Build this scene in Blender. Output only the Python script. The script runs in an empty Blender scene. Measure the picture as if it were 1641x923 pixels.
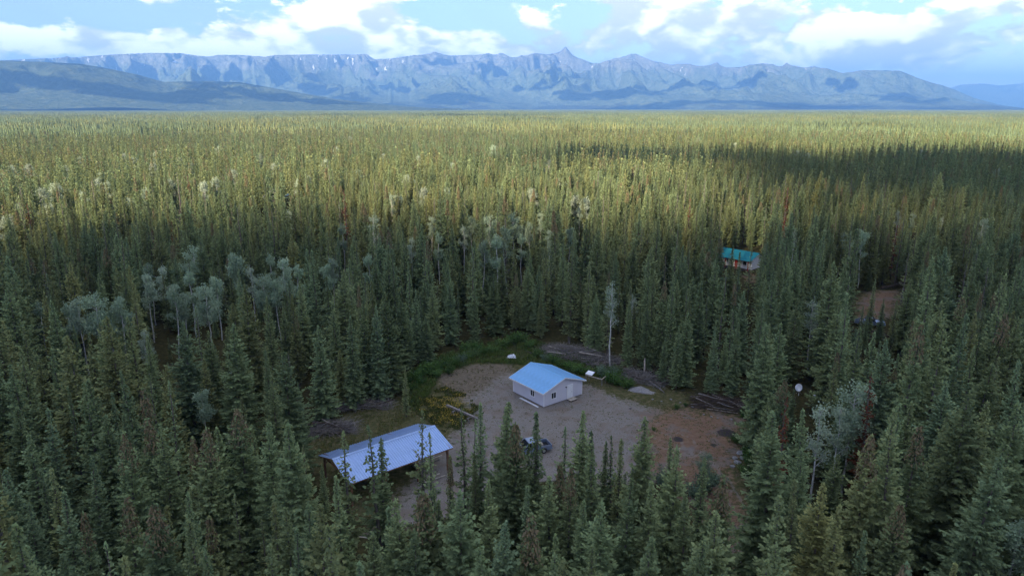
import bpy, math
import numpy as np
from mathutils import Vector, Matrix

# ------------------------------------------------------------------ camera, sky, sun, exposure
scene = bpy.context.scene
COL = scene.collection
F, CX, CY, CAMH = 1094.0, 820.5, 461.5, 42.0
PITCH = math.atan((CY - 174) / F)
cam = bpy.data.objects.new('camera', bpy.data.cameras.new('camera'))
COL.objects.link(cam)
cam.location = (0, 0, CAMH)
cam.rotation_euler = (math.pi / 2 - PITCH, 0, 0)
cam.data.sensor_width = 36
cam.data.lens = 36 * F / 1641
cam.data.clip_start = 0.5
cam.data.clip_end = 120000
scene.camera = cam

SUN_AZ, SUN_EL = math.radians(38), math.radians(25)      # heading the light travels to, and its height
SUNDIR = Vector((math.sin(SUN_AZ) * math.cos(SUN_EL), math.cos(SUN_AZ) * math.cos(SUN_EL), -math.sin(SUN_EL)))
sun = bpy.data.objects.new('sun', bpy.data.lights.new('sun', 'SUN'))
COL.objects.link(sun)
sun.rotation_euler = SUNDIR.to_track_quat('-Z', 'Y').to_euler()
sun.data.energy = 2.4
sun.data.angle = math.radians(0.5)
sun.data.color = (1.0, 0.86, 0.66)

scene.view_settings.view_transform = 'Standard'
scene.view_settings.look = 'None'
scene.view_settings.gamma = 1
scene.view_settings.use_curve_mapping = False
scene.view_settings.exposure = 2.95
scene.cycles.max_bounces = 7
scene.cycles.diffuse_bounces = 5
scene.cycles.transparent_max_bounces = 8
scene.cycles.volume_bounces = 0
scene.cycles.use_denoising = True


class NT:
    """small helper to write node trees"""
    def __init__(s, tree):
        s.t = tree; tree.nodes.clear()
    def n(s, typ, ins=None, out=0, **props):
        nd = s.t.nodes.new(typ)
        for k, v in props.items():
            setattr(nd, k, v)
        for k, v in (ins or {}).items():
            if isinstance(v, bpy.types.NodeSocket):
                s.t.links.new(v, nd.inputs[k])
            elif v is not None:
                nd.inputs[k].default_value = v
        return nd.outputs[out] if len(nd.outputs) else nd
    def m(s, op, a, b=None, c=None, clamp=False):
        return s.n('ShaderNodeMath', {0: a, 1: b, 2: c}, operation=op, use_clamp=clamp)
    def vm(s, op, a, b=None, out=0):
        return s.n('ShaderNodeVectorMath', {0: a, 1: b}, out=out, operation=op)
    def mix(s, f, a, b, blend='MIX'):
        nd = s.t.nodes.new('ShaderNodeMix'); nd.data_type = 'RGBA'; nd.blend_type = blend
        for i, v in ((0, f), (6, a), (7, b)):
            if isinstance(v, bpy.types.NodeSocket): s.t.links.new(v, nd.inputs[i])
            else: nd.inputs[i].default_value = v if i == 0 else (*v[:3], 1)
        return nd.outputs[2]
    def noise(s, vec, scale, detail=4, rough=0.55, dist=0.0, out=0):
        return s.n('ShaderNodeTexNoise', {'Vector': vec, 'Scale': scale, 'Detail': detail, 'Roughness': rough, 'Distortion': dist}, out=out)
    def ramp(s, f, lo, hi, a=0.0, b=1.0):
        return s.n('ShaderNodeMapRange', {0: f, 1: lo, 2: hi, 3: a, 4: b}, clamp=True, interpolation_type='SMOOTHSTEP')
    def cramp(s, f, stops):
        nd = s.t.nodes.new('ShaderNodeValToRGB'); e = nd.color_ramp.elements
        while len(e) < len(stops): e.new(0.5)
        for el, (p, c) in zip(e, stops): el.position = p; el.color = (*c, 1)
        s.t.links.new(f, nd.inputs[0]); return nd.outputs[0]


world = bpy.data.worlds.new('World'); scene.world = world; world.use_nodes = True
world.cycles.sampling_method = 'MANUAL'; world.cycles.sample_map_resolution = 256
w = NT(world.node_tree)
skyn = w.t.nodes.new('ShaderNodeTexSky'); skyn.sky_type = 'NISHITA'; skyn.sun_disc = False
skyn.sun_elevation = SUN_EL
skyn.sun_rotation = SUN_AZ + math.pi
skyn.altitude = 600; skyn.air_density = 1.0; skyn.dust_density = 0.3; skyn.ozone_density = 2.0
direc = w.n('ShaderNodeTexCoord', out=0)
sx = w.t.nodes.new('ShaderNodeSeparateXYZ'); w.t.links.new(direc, sx.inputs[0])
az = w.m('ARCTAN2', sx.outputs[0], sx.outputs[1]); el = sx.outputs[2]
flat = w.n('ShaderNodeCombineXYZ', {0: sx.outputs[0], 1: sx.outputs[1], 2: w.m('MULTIPLY', sx.outputs[2], 2.1)})
flat = w.vm('ADD', flat, (3.3, 1.7, 0.4))
def cloud_noise(v, dt=6):
    big = w.noise(v, 4.2, 1, 0.5)
    fine = w.n('ShaderNodeTexNoise', {'Vector': v, 'Scale': 11.0, 'Detail': dt, 'Roughness': 0.6}, out=1)
    sep = w.t.nodes.new('ShaderNodeSeparateXYZ'); w.t.links.new(fine, sep.inputs[0])
    warp = w.t.nodes.new('ShaderNodeVectorMath'); warp.operation = 'MULTIPLY_ADD'; w.t.links.new(fine, warp.inputs[0]); warp.inputs[1].default_value = (0.16, 0.16, 0.16); w.t.links.new(v, warp.inputs[2])
    p1 = w.n('ShaderNodeTexVoronoi', {'Vector': warp.outputs[0], 'Scale': 13.0}); p2 = w.n('ShaderNodeTexVoronoi', {'Vector': warp.outputs[0], 'Scale': 31.0})
    puff = w.m('ADD', w.m('MULTIPLY', p1, 0.20), w.m('MULTIPLY', p2, 0.09))
    return w.m('SUBTRACT', w.m('ADD', w.m('MULTIPLY', big, 0.62), w.m('MULTIPLY', sep.outputs[0], 0.50)), puff)
def blob(u, v, wu, wv, k):          # a bank of cloud (k > 0) or a blue gap (k < 0) in the part of the sky in view
    a0 = math.atan((u - CX) / math.hypot(F, CY - v) ); e0 = math.sin(math.atan((CY - v) / F) - PITCH)
    da = w.m('DIVIDE', w.m('SUBTRACT', az, a0), wu / F); de = w.m('DIVIDE', w.m('SUBTRACT', el, e0), wv / F)
    r = w.m('ADD', w.m('MULTIPLY', da, da), w.m('MULTIPLY', de, de))
    return w.m('MULTIPLY', w.m('EXPONENT', w.m('MULTIPLY', r, -1.0)), k)
bias = None
for b in ((110, 36, 110, 22, -0.13), (330, 30, 70, 18, -0.05), (690, 25, 60, 22, -0.13), (920, 22, 60, 20, -0.14), (1455, 28, 70, 24, -0.16),
          (330, 62, 150, 26, 0.17), (290, 12, 120, 18, 0.10), (470, 35, 70, 26, 0.12), (590, 35, 60, 24, 0.10), (740, 70, 70, 20, 0.14), (860, 30, 40, 16, 0.10), (800, 90, 120, 14, 0.14), (120, 88, 170, 14, 0.16), (30, 65, 60, 16, 0.10), (560, 82, 130, 12, 0.15), (570, 35, 60, 26, 0.12), (240, 15, 50, 15, 0.08), (1060, 50, 130, 40, 0.14), (1290, 50, 120, 40, 0.14),
          (1590, 15, 60, 22, 0.14), (1560, 90, 130, 30, 0.10), (830, 75, 90, 22, 0.12), (1200, 110, 250, 18, 0.10), (130, 80, 150, 16, 0.07)):
    x = blob(*b); bias = x if bias is None else w.m('ADD', bias, x)
dens = w.m('ADD', cloud_noise(flat), bias)
cover = w.m('MULTIPLY', w.ramp(el, 0.0, 0.10, 1.0, 0.0), 0.06)
dens = w.m('ADD', dens, cover)
cmask = w.ramp(dens, 0.425, 0.505)
lit = w.m('SUBTRACT', dens, w.m('ADD', bias, cloud_noise(w.vm('ADD', flat, (-0.015, -0.012, 0.06)), 2)))
lit = w.ramp(lit, -0.09, 0.11)
ccol = w.mix(lit, (1.15, 1.18, 1.27), (2.4, 2.36, 2.28))
skyc = w.mix(1.0, skyn.outputs[0], (0.225, 0.208, 0.232), 'MULTIPLY')
worldcol = w.mix(cmask, skyc, ccol)
bg = w.n('ShaderNodeBackground', {0: worldcol, 1: 0.15})
w.n('ShaderNodeOutputWorld', {0: bg})

# ------------------------------------------------------------------ measuring helpers
CP, SP = math.cos(PITCH), math.sin(PITCH)
def at(u, v, z=0.0):
    y = -(v - CY) / F
    d = np.array([(u - CX) / F, CP + y * SP, -SP + y * CP])
    return d * ((z - CAMH) / d[2]) + np.array([0, 0, CAMH])
def proj(x, y, z):
    z = z - CAMH
    f = y * CP - z * SP
    f = np.maximum(f, 0.1)
    return CX + F * x / f, CY - F * (y * SP + z * CP) / f
def gp(pts, z=0.0):
    return np.array([at(u, v, z)[:2] for u, v in pts])
def inside(poly, x, y):
    r = np.zeros(np.shape(x), bool); n = len(poly)
    for i in range(n):
        (x0, y0), (x1, y1) = poly[i], poly[(i + 1) % n]
        c = ((y0 > y) != (y1 > y)) & (x < (x1 - x0) * (y - y0) / (y1 - y0 + 1e-12) + x0)
        r ^= c
    return r
def sdist(poly, x, y):               # signed distance, positive inside
    d = np.full(np.shape(x), 1e9); n = len(poly)
    for i in range(n):
        a = np.array(poly[i]); b = np.array(poly[(i + 1) % n]); ab = b - a
        t = np.clip(((x - a[0]) * ab[0] + (y - a[1]) * ab[1]) / (ab @ ab + 1e-9), 0, 1)
        d = np.minimum(d, np.hypot(x - a[0] - t * ab[0], y - a[1] - t * ab[1]))
    return np.where(inside(poly, x, y), d, -d)

# ------------------------------------------------------------------ materials
MATS = {}
def mat(name, color, rough=0.8, spec=0.3, metal=0.0, var=0.12, scale=3.0, bump=0.0, bscale=40.0, trans=0.0):
    m = bpy.data.materials.new(name); m.use_nodes = True; k = NT(m.node_tree); MATS[name] = m
    co = k.n('ShaderNodeTexCoord', out=3)
    c = color
    if var:
        f = k.ramp(k.noise(co, scale, 6, 0.6), 0.3, 0.7)
        c = k.mix(f, [x * (1 - var) for x in color], [min(1, x * (1 + var)) for x in color])
    nrm = None
    if bump:
        nrm = k.n('ShaderNodeBump', {'Height': k.noise(co, bscale, 3, 0.6), 'Strength': bump, 'Distance': 0.02})
    bs = k.n('ShaderNodeBsdfPrincipled', {'Base Color': c if isinstance(c, bpy.types.NodeSocket) else (*c, 1), 'Roughness': rough, 'Specular IOR Level': spec, 'Metallic': metal, 'Normal': nrm})
    if trans:
        tr = k.n('ShaderNodeBsdfTranslucent', {0: c if isinstance(c, bpy.types.NodeSocket) else (*c, 1)})
        bs = k.n('ShaderNodeMixShader', {0: trans, 1: bs, 2: tr})
    k.n('ShaderNodeOutputMaterial', {0: bs})
    return m

def foliage(name, stops, tipgain=0.75, trans=0.18, jitter=0.22):
    m = bpy.data.materials.new(name); m.use_nodes = True; k = NT(m.node_tree); MATS[name] = m
    hue = k.n('ShaderNodeAttribute', attribute_name='hue', out=2)
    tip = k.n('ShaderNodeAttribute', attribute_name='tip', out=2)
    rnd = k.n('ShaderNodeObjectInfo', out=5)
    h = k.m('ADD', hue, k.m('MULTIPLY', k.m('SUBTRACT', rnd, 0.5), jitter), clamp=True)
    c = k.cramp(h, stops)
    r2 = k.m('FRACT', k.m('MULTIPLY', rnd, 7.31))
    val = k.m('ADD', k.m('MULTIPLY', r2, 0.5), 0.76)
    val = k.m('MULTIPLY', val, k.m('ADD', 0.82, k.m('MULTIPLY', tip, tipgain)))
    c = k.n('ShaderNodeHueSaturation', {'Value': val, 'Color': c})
    d = k.n('ShaderNodeBsdfDiffuse', {0: c})
    if trans:
        d = k.n('ShaderNodeMixShader', {0: trans, 1: d, 2: k.n('ShaderNodeBsdfTranslucent', {0: c})})
    k.n('ShaderNodeOutputMaterial', {0: d})
    return m

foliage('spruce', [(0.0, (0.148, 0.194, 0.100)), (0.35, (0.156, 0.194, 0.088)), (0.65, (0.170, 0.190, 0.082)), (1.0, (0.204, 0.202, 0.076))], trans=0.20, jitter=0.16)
foliage('aspen_leaf', [(0.0, (0.270, 0.345, 0.210)), (0.5, (0.290, 0.360, 0.230)), (1.0, (0.345, 0.380, 0.275))], 0.3, 0.3)
foliage('shrub_leaf', [(0.0, (0.080, 0.145, 0.040)), (0.5, (0.110, 0.172, 0.052)), (1.0, (0.150, 0.205, 0.125))], 0.4, 0.25)
foliage('grass_blade', [(0.0, (0.070, 0.120, 0.028)), (0.4, (0.110, 0.135, 0.038)), (0.75, (0.170, 0.145, 0.065)), (1.0, (0.22, 0.165, 0.085))], 0.3, 0.2)
mat('petal', (0.36, 0.25, 0.025), 0.7, 0.2, var=0.2)
mat('cone_brown', (0.175, 0.128, 0.068), 0.8, 0.2, var=0.3, scale=6)
mat('dead_needle', (0.135, 0.048, 0.024), 0.9, 0.1, var=0.3, scale=4)
mat('spruce_bark', (0.12, 0.10, 0.085), 0.9, 0.2, var=0.3, scale=5, bump=0.5)
mat('grey_wood', (0.20, 0.175, 0.155), 0.9, 0.15, var=0.35, scale=2, bump=0.5)
mat('pale_wood', (0.42, 0.36, 0.29), 0.85, 0.2, var=0.25, scale=2, bump=0.3)
mat('dark_wood', (0.085, 0.062, 0.048), 0.9, 0.2, var=0.35, scale=3, bump=0.4)
mat('timber', (0.20, 0.10, 0.055), 0.8, 0.25, var=0.25, scale=2, bump=0.3)
mat('aspen_bark', (0.42, 0.40, 0.36), 0.8, 0.25, var=0.35, scale=2.5, bump=0.3, bscale=12)
mat('siding', (0.60, 0.58, 0.64), 0.65, 0.35, var=0.03, scale=1.2)
mat('white_trim', (0.80, 0.79, 0.80), 0.5, 0.4, var=0.03)
mat('white_paint', (0.78, 0.78, 0.80), 0.45, 0.45, var=0.04)
mat('dark_glass', (0.012, 0.014, 0.018), 0.08, 0.6, var=0)
mat('sky_tinted_metal', (0.18, 0.40, 0.66), 0.36, 0.5, metal=0.35, var=0.10, scale=0.8)  # galvanised cabin roof; blue of the reflected sky is put into its colour
mat('sky_blue_cap', (0.16, 0.40, 0.66), 0.4, 0.5, metal=0.3, var=0.05)  # ridge cap carries the same painted-in sky reflection; colour shared with the jug cap
mat('shed_metal', (0.38, 0.51, 0.76), 0.32, 0.5, metal=0.5, var=0.07, scale=0.9)  # galvanised shed sheets, sky reflection painted in as a blue tint
mat('teal_metal', (0.010, 0.175, 0.200), 0.75, 0.2, metal=0.0, var=0.08)
mat('royal_metal', (0.03, 0.10, 0.30), 0.4, 0.4, metal=0.1, var=0.06)
mat('concrete', (0.27, 0.25, 0.24), 0.9, 0.2, var=0.2, scale=4, bump=0.4)
mat('rock', (0.22, 0.21, 0.20), 0.9, 0.2, var=0.3, scale=3, bump=0.6, bscale=8)
mat('rubber', (0.018, 0.018, 0.018), 0.8, 0.2, var=0.1)
mat('silver_paint', (0.20, 0.25, 0.34), 0.3, 0.5, metal=0.4, var=0.03)
mat('rim_metal', (0.45, 0.45, 0.46), 0.35, 0.5, metal=0.7, var=0.05)
mat('chrome', (0.55, 0.56, 0.58), 0.2, 0.5, metal=0.9, var=0.02)
mat('tail_red', (0.25, 0.012, 0.010), 0.3, 0.5, var=0)
mat('lamp_glass', (0.65, 0.66, 0.68), 0.15, 0.6, var=0)
mat('black_plastic', (0.02, 0.02, 0.022), 0.6, 0.3, var=0)
mat('log_wall', (0.13, 0.105, 0.088), 0.8, 0.25, var=0.25, scale=3, bump=0.3)
mat('red_paint', (0.30, 0.035, 0.03), 0.5, 0.3, var=0.1)

# ------------------------------------------------------------------ mesh helpers
def mesh_np(name, V, Fc, mats, attrs=None, midx=None, smooth=False):
    """V (n,3); Fc: array (m,3) or (m,4)"""
    me = bpy.data.meshes.new(name)
    V = np.asarray(V, np.float32); Fc = np.asarray(Fc, np.int32)
    me.vertices.add(len(V)); me.vertices.foreach_set('co', V.ravel())
    k = Fc.shape[1]
    me.loops.add(Fc.size); me.loops.foreach_set('vertex_index', Fc.ravel())
    me.polygons.add(len(Fc)); me.polygons.foreach_set('loop_start', np.arange(0, Fc.size, k, dtype=np.int32))
    me.polygons.foreach_set('loop_total', np.full(len(Fc), k, np.int32))
    if midx is not None: me.polygons.foreach_set('material_index', np.asarray(midx, np.int32))
    for a, val in (attrs or {}).items():
        at_ = me.attributes.new(a, 'FLOAT', 'POINT'); at_.data.foreach_set('value', np.asarray(val, np.float32))
    me.update(calc_edges=True)
    if smooth: me.polygons.foreach_set('use_smooth', np.ones(len(Fc), bool))
    for m in (mats if isinstance(mats, (list, tuple)) else [mats]): me.materials.append(MATS[m] if isinstance(m, str) else m)
    return me

def link(name, me, parent=None):
    o = bpy.data.objects.new(name, me); COL.objects.link(o)
    if parent is not None: o.parent = parent
    return o
def empty(name, loc=(0, 0, 0), rz=0.0):
    o = bpy.data.objects.new(name, None); COL.objects.link(o); o.empty_display_size = 0.3
    o.location = loc; o.rotation_euler = (0, 0, rz); return o
def tag(o, label, cat, group=None):
    o['label'] = label; o['category'] = cat
    if group: o['group'] = group
    return o

class MB:
    def __init__(s): s.v = []; s.f = []
    def add(s, vs, fs):
        b = len(s.v); s.v += [tuple(map(float, p)) for p in vs]; s.f += [tuple(b + i for i in f) for f in fs]; return s
    def box(s, x0, x1, y0, y1, z0, z1):
        return s.add([(x, y, z) for z in (z0, z1) for x, y in ((x0, y0), (x1, y0), (x1, y1), (x0, y1))],
                     [(3, 2, 1, 0), (4, 5, 6, 7), (0, 1, 5, 4), (1, 2, 6, 5), (2, 3, 7, 6), (3, 0, 4, 7)])
    def bar(s, a, b, wd, ht, up=(0, 0, 1)):
        a = Vector(a); b = Vector(b); d = (b - a).normalized(); u = Vector(up)
        if abs(d.dot(u)) > 0.98: u = Vector((1, 0, 0))
        sd = d.cross(u).normalized() * wd / 2; uu = sd.cross(d).normalized() * ht / 2
        return s.add([p + i * sd + j * uu for p in (a, b) for i, j in ((-1, -1), (1, -1), (1, 1), (-1, 1))],
                     [(0, 1, 2, 3), (7, 6, 5, 4), (0, 4, 5, 1), (1, 5, 6, 2), (2, 6, 7, 3), (3, 7, 4, 0)])
    def prism(s, poly, ext):                      # poly: list of 3-D points, ext: vector
        n = len(poly); e = Vector(ext); P = [Vector(p) for p in poly]
        return s.add(P + [p + e for p in P], [tuple(range(n))[::-1], tuple(range(n, 2 * n))] + [(i, (i + 1) % n, n + (i + 1) % n, n + i) for i in range(n)])
    def tube(s, pts, rad, n=6, cap=True):
        P = [Vector(p) for p in pts]; rings = []
        for i, p in enumerate(P):
            d = (P[min(i + 1, len(P) - 1)] - P[max(i - 1, 0)]).normalized()
            u = Vector((0, 0, 1)) if abs(d.z) < 0.9 else Vector((1, 0, 0))
            a = d.cross(u).normalized(); b = a.cross(d)
            rings.append([p + float(rad[i]) * (math.cos(2 * math.pi * k / n) * a + math.sin(2 * math.pi * k / n) * b) for k in range(n)])
        vs = [q for r in rings for q in r]; fs = []
        for i in range(len(P) - 1):
            for k in range(n):
                k2 = (k + 1) % n; fs.append((i * n + k, i * n + k2, (i + 1) * n + k2, (i + 1) * n + k))
        if cap: fs += [tuple(range(n)), tuple(range((len(P) - 1) * n, len(P) * n))[::-1]]
        return s.add(vs, fs)
    def mesh(s, name, m, smooth=False):
        me = bpy.data.meshes.new(name); me.from_pydata(s.v, [], s.f)
        me.materials.append(MATS[m])
        if smooth: me.polygons.foreach_set('use_smooth', np.ones(len(me.polygons), bool))
        import bmesh
        bm = bmesh.new(); bm.from_mesh(me); bmesh.ops.recalc_face_normals(bm, faces=bm.faces); bm.to_mesh(me); bm.free()
        return me
    def build(s, name, m, parent=None, smooth=False, bevel=0.0):
        o = link(name, s.mesh(name, m, smooth), parent)
        if bevel:
            b = o.modifiers.new('bevel', 'BEVEL'); b.width = bevel; b.segments = 2; b.limit_method = 'ANGLE'
        return o

ORD = 'first second third fourth fifth sixth seventh eighth ninth tenth eleventh twelfth thirteenth fourteenth fifteenth sixteenth seventeenth eighteenth nineteenth twentieth'.split()
ORD += ['twenty-' + x for x in ORD[:9]] + ['thirtieth'] + ['thirty-' + x for x in ORD[:9]] + ['fortieth'] + ['forty-' + x for x in ORD[:9]] + ['fiftieth'] + ['fifty-' + x for x in ORD[:9]] + ['sixtieth'] + ['sixty-' + x for x in ORD[:9]]

# ------------------------------------------------------------------ noise for heightfields
def vnoise(x, y, seed):
    xi = np.floor(x).astype(np.int64); yi = np.floor(y).astype(np.int64); fx = x - xi; fy = y - yi
    fx = fx * fx * fx * (fx * (fx * 6 - 15) + 10); fy = fy * fy * fy * (fy * (fy * 6 - 15) + 10)
    def h(a, b):
        n = (a * 374761393 + b * 668265263 + seed * 974634777) & 0x7fffffff
        n = ((n ^ (n >> 13)) * 1274126177) & 0x7fffffff
        n = ((n ^ (n >> 15)) * 362437) & 0x7fffffff
        return (n % 100003) / 100003.0
    return (h(xi, yi) * (1 - fx) + h(xi + 1, yi) * fx) * (1 - fy) + (h(xi, yi + 1) * (1 - fx) + h(xi + 1, yi + 1) * fx) * fy
def fbm(x, y, seed, octs=4, gain=0.5):
    s = 0; a = 1; t = 0
    for i in range(octs):
        s = s + a * vnoise(x * 2 ** i + 17.3 * i, y * 2 ** i + 9.1 * i, seed + i); t += a; a *= gain
    return s / t
def ridged(x, y, seed, octs=5, gain=0.5):
    s = 0; a = 1; t = 0; wgt = 1
    for i in range(octs):
        n = 1 - np.abs(2 * vnoise(x * 2 ** i + 31.7 * i, y * 2 ** i + 5.3 * i, seed + i) - 1)
        n = n * n * wgt; wgt = np.clip(n * 1.6, 0, 1)
        s = s + a * n; t += a; a *= gain
    return s / t

# ------------------------------------------------------------------ clearings (outlines on the ground)
CLEAR = gp([(655, 648), (640, 605), (690, 572), (760, 556), (830, 537), (880, 552), (930, 566), (985, 590), (1060, 620), (1130, 638), (1200, 650), (1204, 700), (1196, 740),
            (1200, 800), (1222, 850), (1224, 940), (1184, 940), (1172, 860), (1130, 790), (1060, 765), (940, 748), (830, 748), (760, 755), (720, 765), (650, 815), (580, 830), (520, 800), (488, 748), (500, 700), (560, 662)])
GRAVEL = gp([(805, 600), (770, 625), (742, 640), (765, 672), (730, 690), (600, 850), (700, 840), (830, 770), (950, 775), (1060, 770), (1040, 700), (1062, 660), (1000, 640), (940, 618), (880, 600)])
DIRT = gp([(1030, 668), (1090, 656), (1150, 660), (1190, 672), (1188, 715), (1165, 760), (1190, 812), (1222, 850), (1224, 950), (1184, 950), (1165, 870), (1110, 800), (1030, 745)])
DRY = gp([(690, 602), (745, 584), (812, 580), (830, 600), (790, 620), (765, 655), (735, 640)])
GREEN = gp([(640, 606), (690, 572), (760, 556), (830, 537), (880, 552), (985, 592), (1010, 610), (960, 606), (830, 584), (760, 582), (705, 600), (690, 630), (665, 660), (650, 650)])
FLOWER = gp([(668, 640), (715, 618), (745, 632), (768, 655), (750, 672), (740, 690), (700, 684), (668, 664)])
MOSS = gp([(490, 720), (500, 690), (560, 655), (640, 640), (672, 664), (620, 695), (520, 735)])
DIRT2 = gp([(1378, 472), (1400, 464), (1440, 463), (1452, 480), (1430, 505), (1400, 516), (1372, 516), (1368, 495)])
DIRT3 = gp([(1190, 440), (1205, 436), (1238, 442), (1244, 452), (1200, 452)])

# ------------------------------------------------------------------ ground sheet
def lines(lo, hi, step, far):
    core = np.arange(lo, hi + step / 2, step); out = []; s = step
    p = hi
    a = []
    while p < far: s *= 1.22; p = min(p + s, far); a.append(p)
    s = step; p = lo; b = []
    while p > -far: s *= 1.22; p = max(p - s, -far); b.append(p)
    return np.concatenate([b[::-1], core, a])
gx = lines(-45, 112, 0.55, 38000); gy = lines(40, 185, 0.55, 38000)
GX, GY = np.meshgrid(gx, gy)
X, Y = GX.ravel(), GY.ravel()
relief = np.where((np.abs(X) < 400) & (Y > -100) & (Y < 600), fbm(X / 9, Y / 9, 3, 4), 0.5) - 0.5
clr = np.maximum(np.clip(sdist(CLEAR, X, Y) / 4 + 0.5, 0, 1), np.clip(sdist(DIRT2, X, Y) / 4 + 0.5, 0, 1))
Z = relief * 0.9 * (1 - clr) + clr * relief * 0.10 - 0.15 * (1 - clr)
def msk(poly, soft): return np.clip(sdist(poly, X, Y) / soft + 0.5, 0, 1)
def near_line(pts):
    P = gp(pts); d = np.full(X.shape, 1e9)
    for a, b in zip(P[:-1], P[1:]):
        ab = b - a; t = np.clip(((X - a[0]) * ab[0] + (Y - a[1]) * ab[1]) / (ab @ ab), 0, 1); d = np.minimum(d, np.hypot(X - a[0] - t * ab[0], Y - a[1] - t * ab[1]))
    return d
TRACK = np.max([np.clip(1.3 - np.abs(near_line(l) - 0.8) / 0.28, 0, 1) for l in ([(1205, 920), (1195, 850), (1165, 780), (1110, 725), (1020, 700), (940, 705), (880, 728)], [(1165, 780), (1100, 705), (1020, 672), (960, 655), (925, 645)], [(1110, 725), (1000, 720), (900, 742), (800, 735), (745, 720)])], axis=0)
nx, ny = len(gx), len(gy)
i = np.arange(nx * ny).reshape(ny, nx)
faces = np.stack([i[:-1, :-1].ravel(), i[:-1, 1:].ravel(), i[1:, 1:].ravel(), i[1:, :-1].ravel()], 1)
gm = bpy.data.materials.new('forest_ground'); gm.use_nodes = True; k = NT(gm.node_tree); MATS['ground'] = gm
pos = k.n('ShaderNodeNewGeometry', out=0)
def A(n): return k.n('ShaderNodeAttribute', attribute_name=n, out=2)
n1 = k.noise(pos, 0.35, 5, 0.6); n2 = k.noise(pos, 1.6, 6, 0.65); n3 = k.noise(pos, 9.0, 4, 0.7); n4 = k.noise(pos, 30.0, 3, 0.7)
edge = k.m('SUBTRACT', k.m('ADD', k.m('ADD', k.m('MULTIPLY', n1, 1.0), k.m('MULTIPLY', n2, 1.2)), k.m('MULTIPLY', n3, 0.5)), 1.35)
def soft(a, kk=1.0, lo=0.35, hi=0.65): return k.ramp(k.m('ADD', A(a), k.m('MULTIPLY', edge, kk)), lo, hi)
floor = k.cramp(n2, [(0.3, (0.030, 0.032, 0.014)), (0.5, (0.052, 0.048, 0.020)), (0.7, (0.095, 0.074, 0.034))])
grassy = k.cramp(n2, [(0.3, (0.052, 0.062, 0.022)), (0.5, (0.095, 0.088, 0.038)), (0.7, (0.175, 0.135, 0.075))])
tan = k.cramp(n2, [(0.3, (0.120, 0.094, 0.064)), (0.55, (0.165, 0.132, 0.094)), (0.75, (0.22, 0.175, 0.125))])
grav = k.cramp(n3, [(0.3, (0.132, 0.114, 0.096)), (0.5, (0.212, 0.186, 0.160)), (0.72, (0.32, 0.284, 0.248))])
grav = k.mix(k.ramp(n1, 0.46, 0.64, 0, 0.55), grav, (0.175, 0.128, 0.095))
grav = k.mix(k.ramp(n4, 0.60, 0.72, 0, 0.5), grav, (0.34, 0.31, 0.28))
red = k.cramp(k.m('ADD', k.m('MULTIPLY', n2, 0.6), k.m('MULTIPLY', n3, 0.4)), [(0.33, (0.130, 0.082, 0.055)), (0.5, (0.205, 0.125, 0.080)), (0.68, (0.240, 0.165, 0.112))])
red = k.mix(k.ramp(n1, 0.50, 0.62, 0, 0.75), red, (0.175, 0.145, 0.122))
c = k.mix(soft('moss'), floor, k.cramp(n2, [(0.3, (0.045, 0.045, 0.020)), (0.5, (0.090, 0.085, 0.028)), (0.7, (0.135, 0.100, 0.062))]))
c = k.mix(soft('clear', 0.7), c, grassy)
c = k.mix(soft('dry', 0.9), c, tan)
c = k.mix(soft('gravel', 0.8), c, grav)
c = k.mix(soft('dirt', 0.9), c, red)
c = k.mix(k.m('MULTIPLY', soft('clear'), k.ramp(k.noise(pos, 0.9, 7, 0.7), 0.56, 0.66, 0, 0.75)), c, grassy)
c = k.mix(soft('green', 0.6), c, k.cramp(n2, [(0.3, (0.030, 0.045, 0.014)), (0.7, (0.075, 0.075, 0.028))]))
c = k.mix(k.m('MULTIPLY', soft('track', 0.9, 0.4, 0.9), 0.55), c, (0.225, 0.192, 0.165))
c = k.mix(soft('scorch', 0.5, 0.5, 0.8), c, (0.06, 0.05, 0.048))
far_c = k.cramp(k.noise(pos, 0.004, 9, 0.7), [(0.35, (0.055, 0.058, 0.030)), (0.65, (0.088, 0.084, 0.038))])
dist = k.vm('LENGTH', pos, out=1)
c = k.mix(k.ramp(dist, 3000, 9000), c, far_c)
bmp = k.n('ShaderNodeBump', {'Height': k.m('ADD', n3, k.m('MULTIPLY', n4, 0.5)), 'Strength': 0.55, 'Distance': 0.08})
k.n('ShaderNodeOutputMaterial', {0: k.n('ShaderNodeBsdfDiffuse', {0: c, 'Normal': bmp})})
ground = link('ground', mesh_np('ground', np.stack([X, Y, Z], 1), faces, 'ground',
              {'clear': clr, 'gravel': msk(GRAVEL, 6.0), 'dirt': np.maximum(np.maximum(msk(DIRT, 11.0), 0.8 * msk(DIRT2, 9.0)), 0.8 * msk(DIRT3, 8.0)), 'dry': msk(DRY, 5.0), 'green': msk(GREEN, 4.0), 'moss': msk(MOSS, 5.0), 'track': TRACK, 'scorch': np.max([np.clip(1.5 - np.hypot((X - p[0]) / r, (Y - p[1]) / r), 0, 1) for p, r in ((at(1087, 704), .9), (at(1165, 694), 1.4), (at(1143, 713), .6), (at(1010, 655), .4))], axis=0)}, smooth=True))
ground['kind'] = 'structure'
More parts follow.
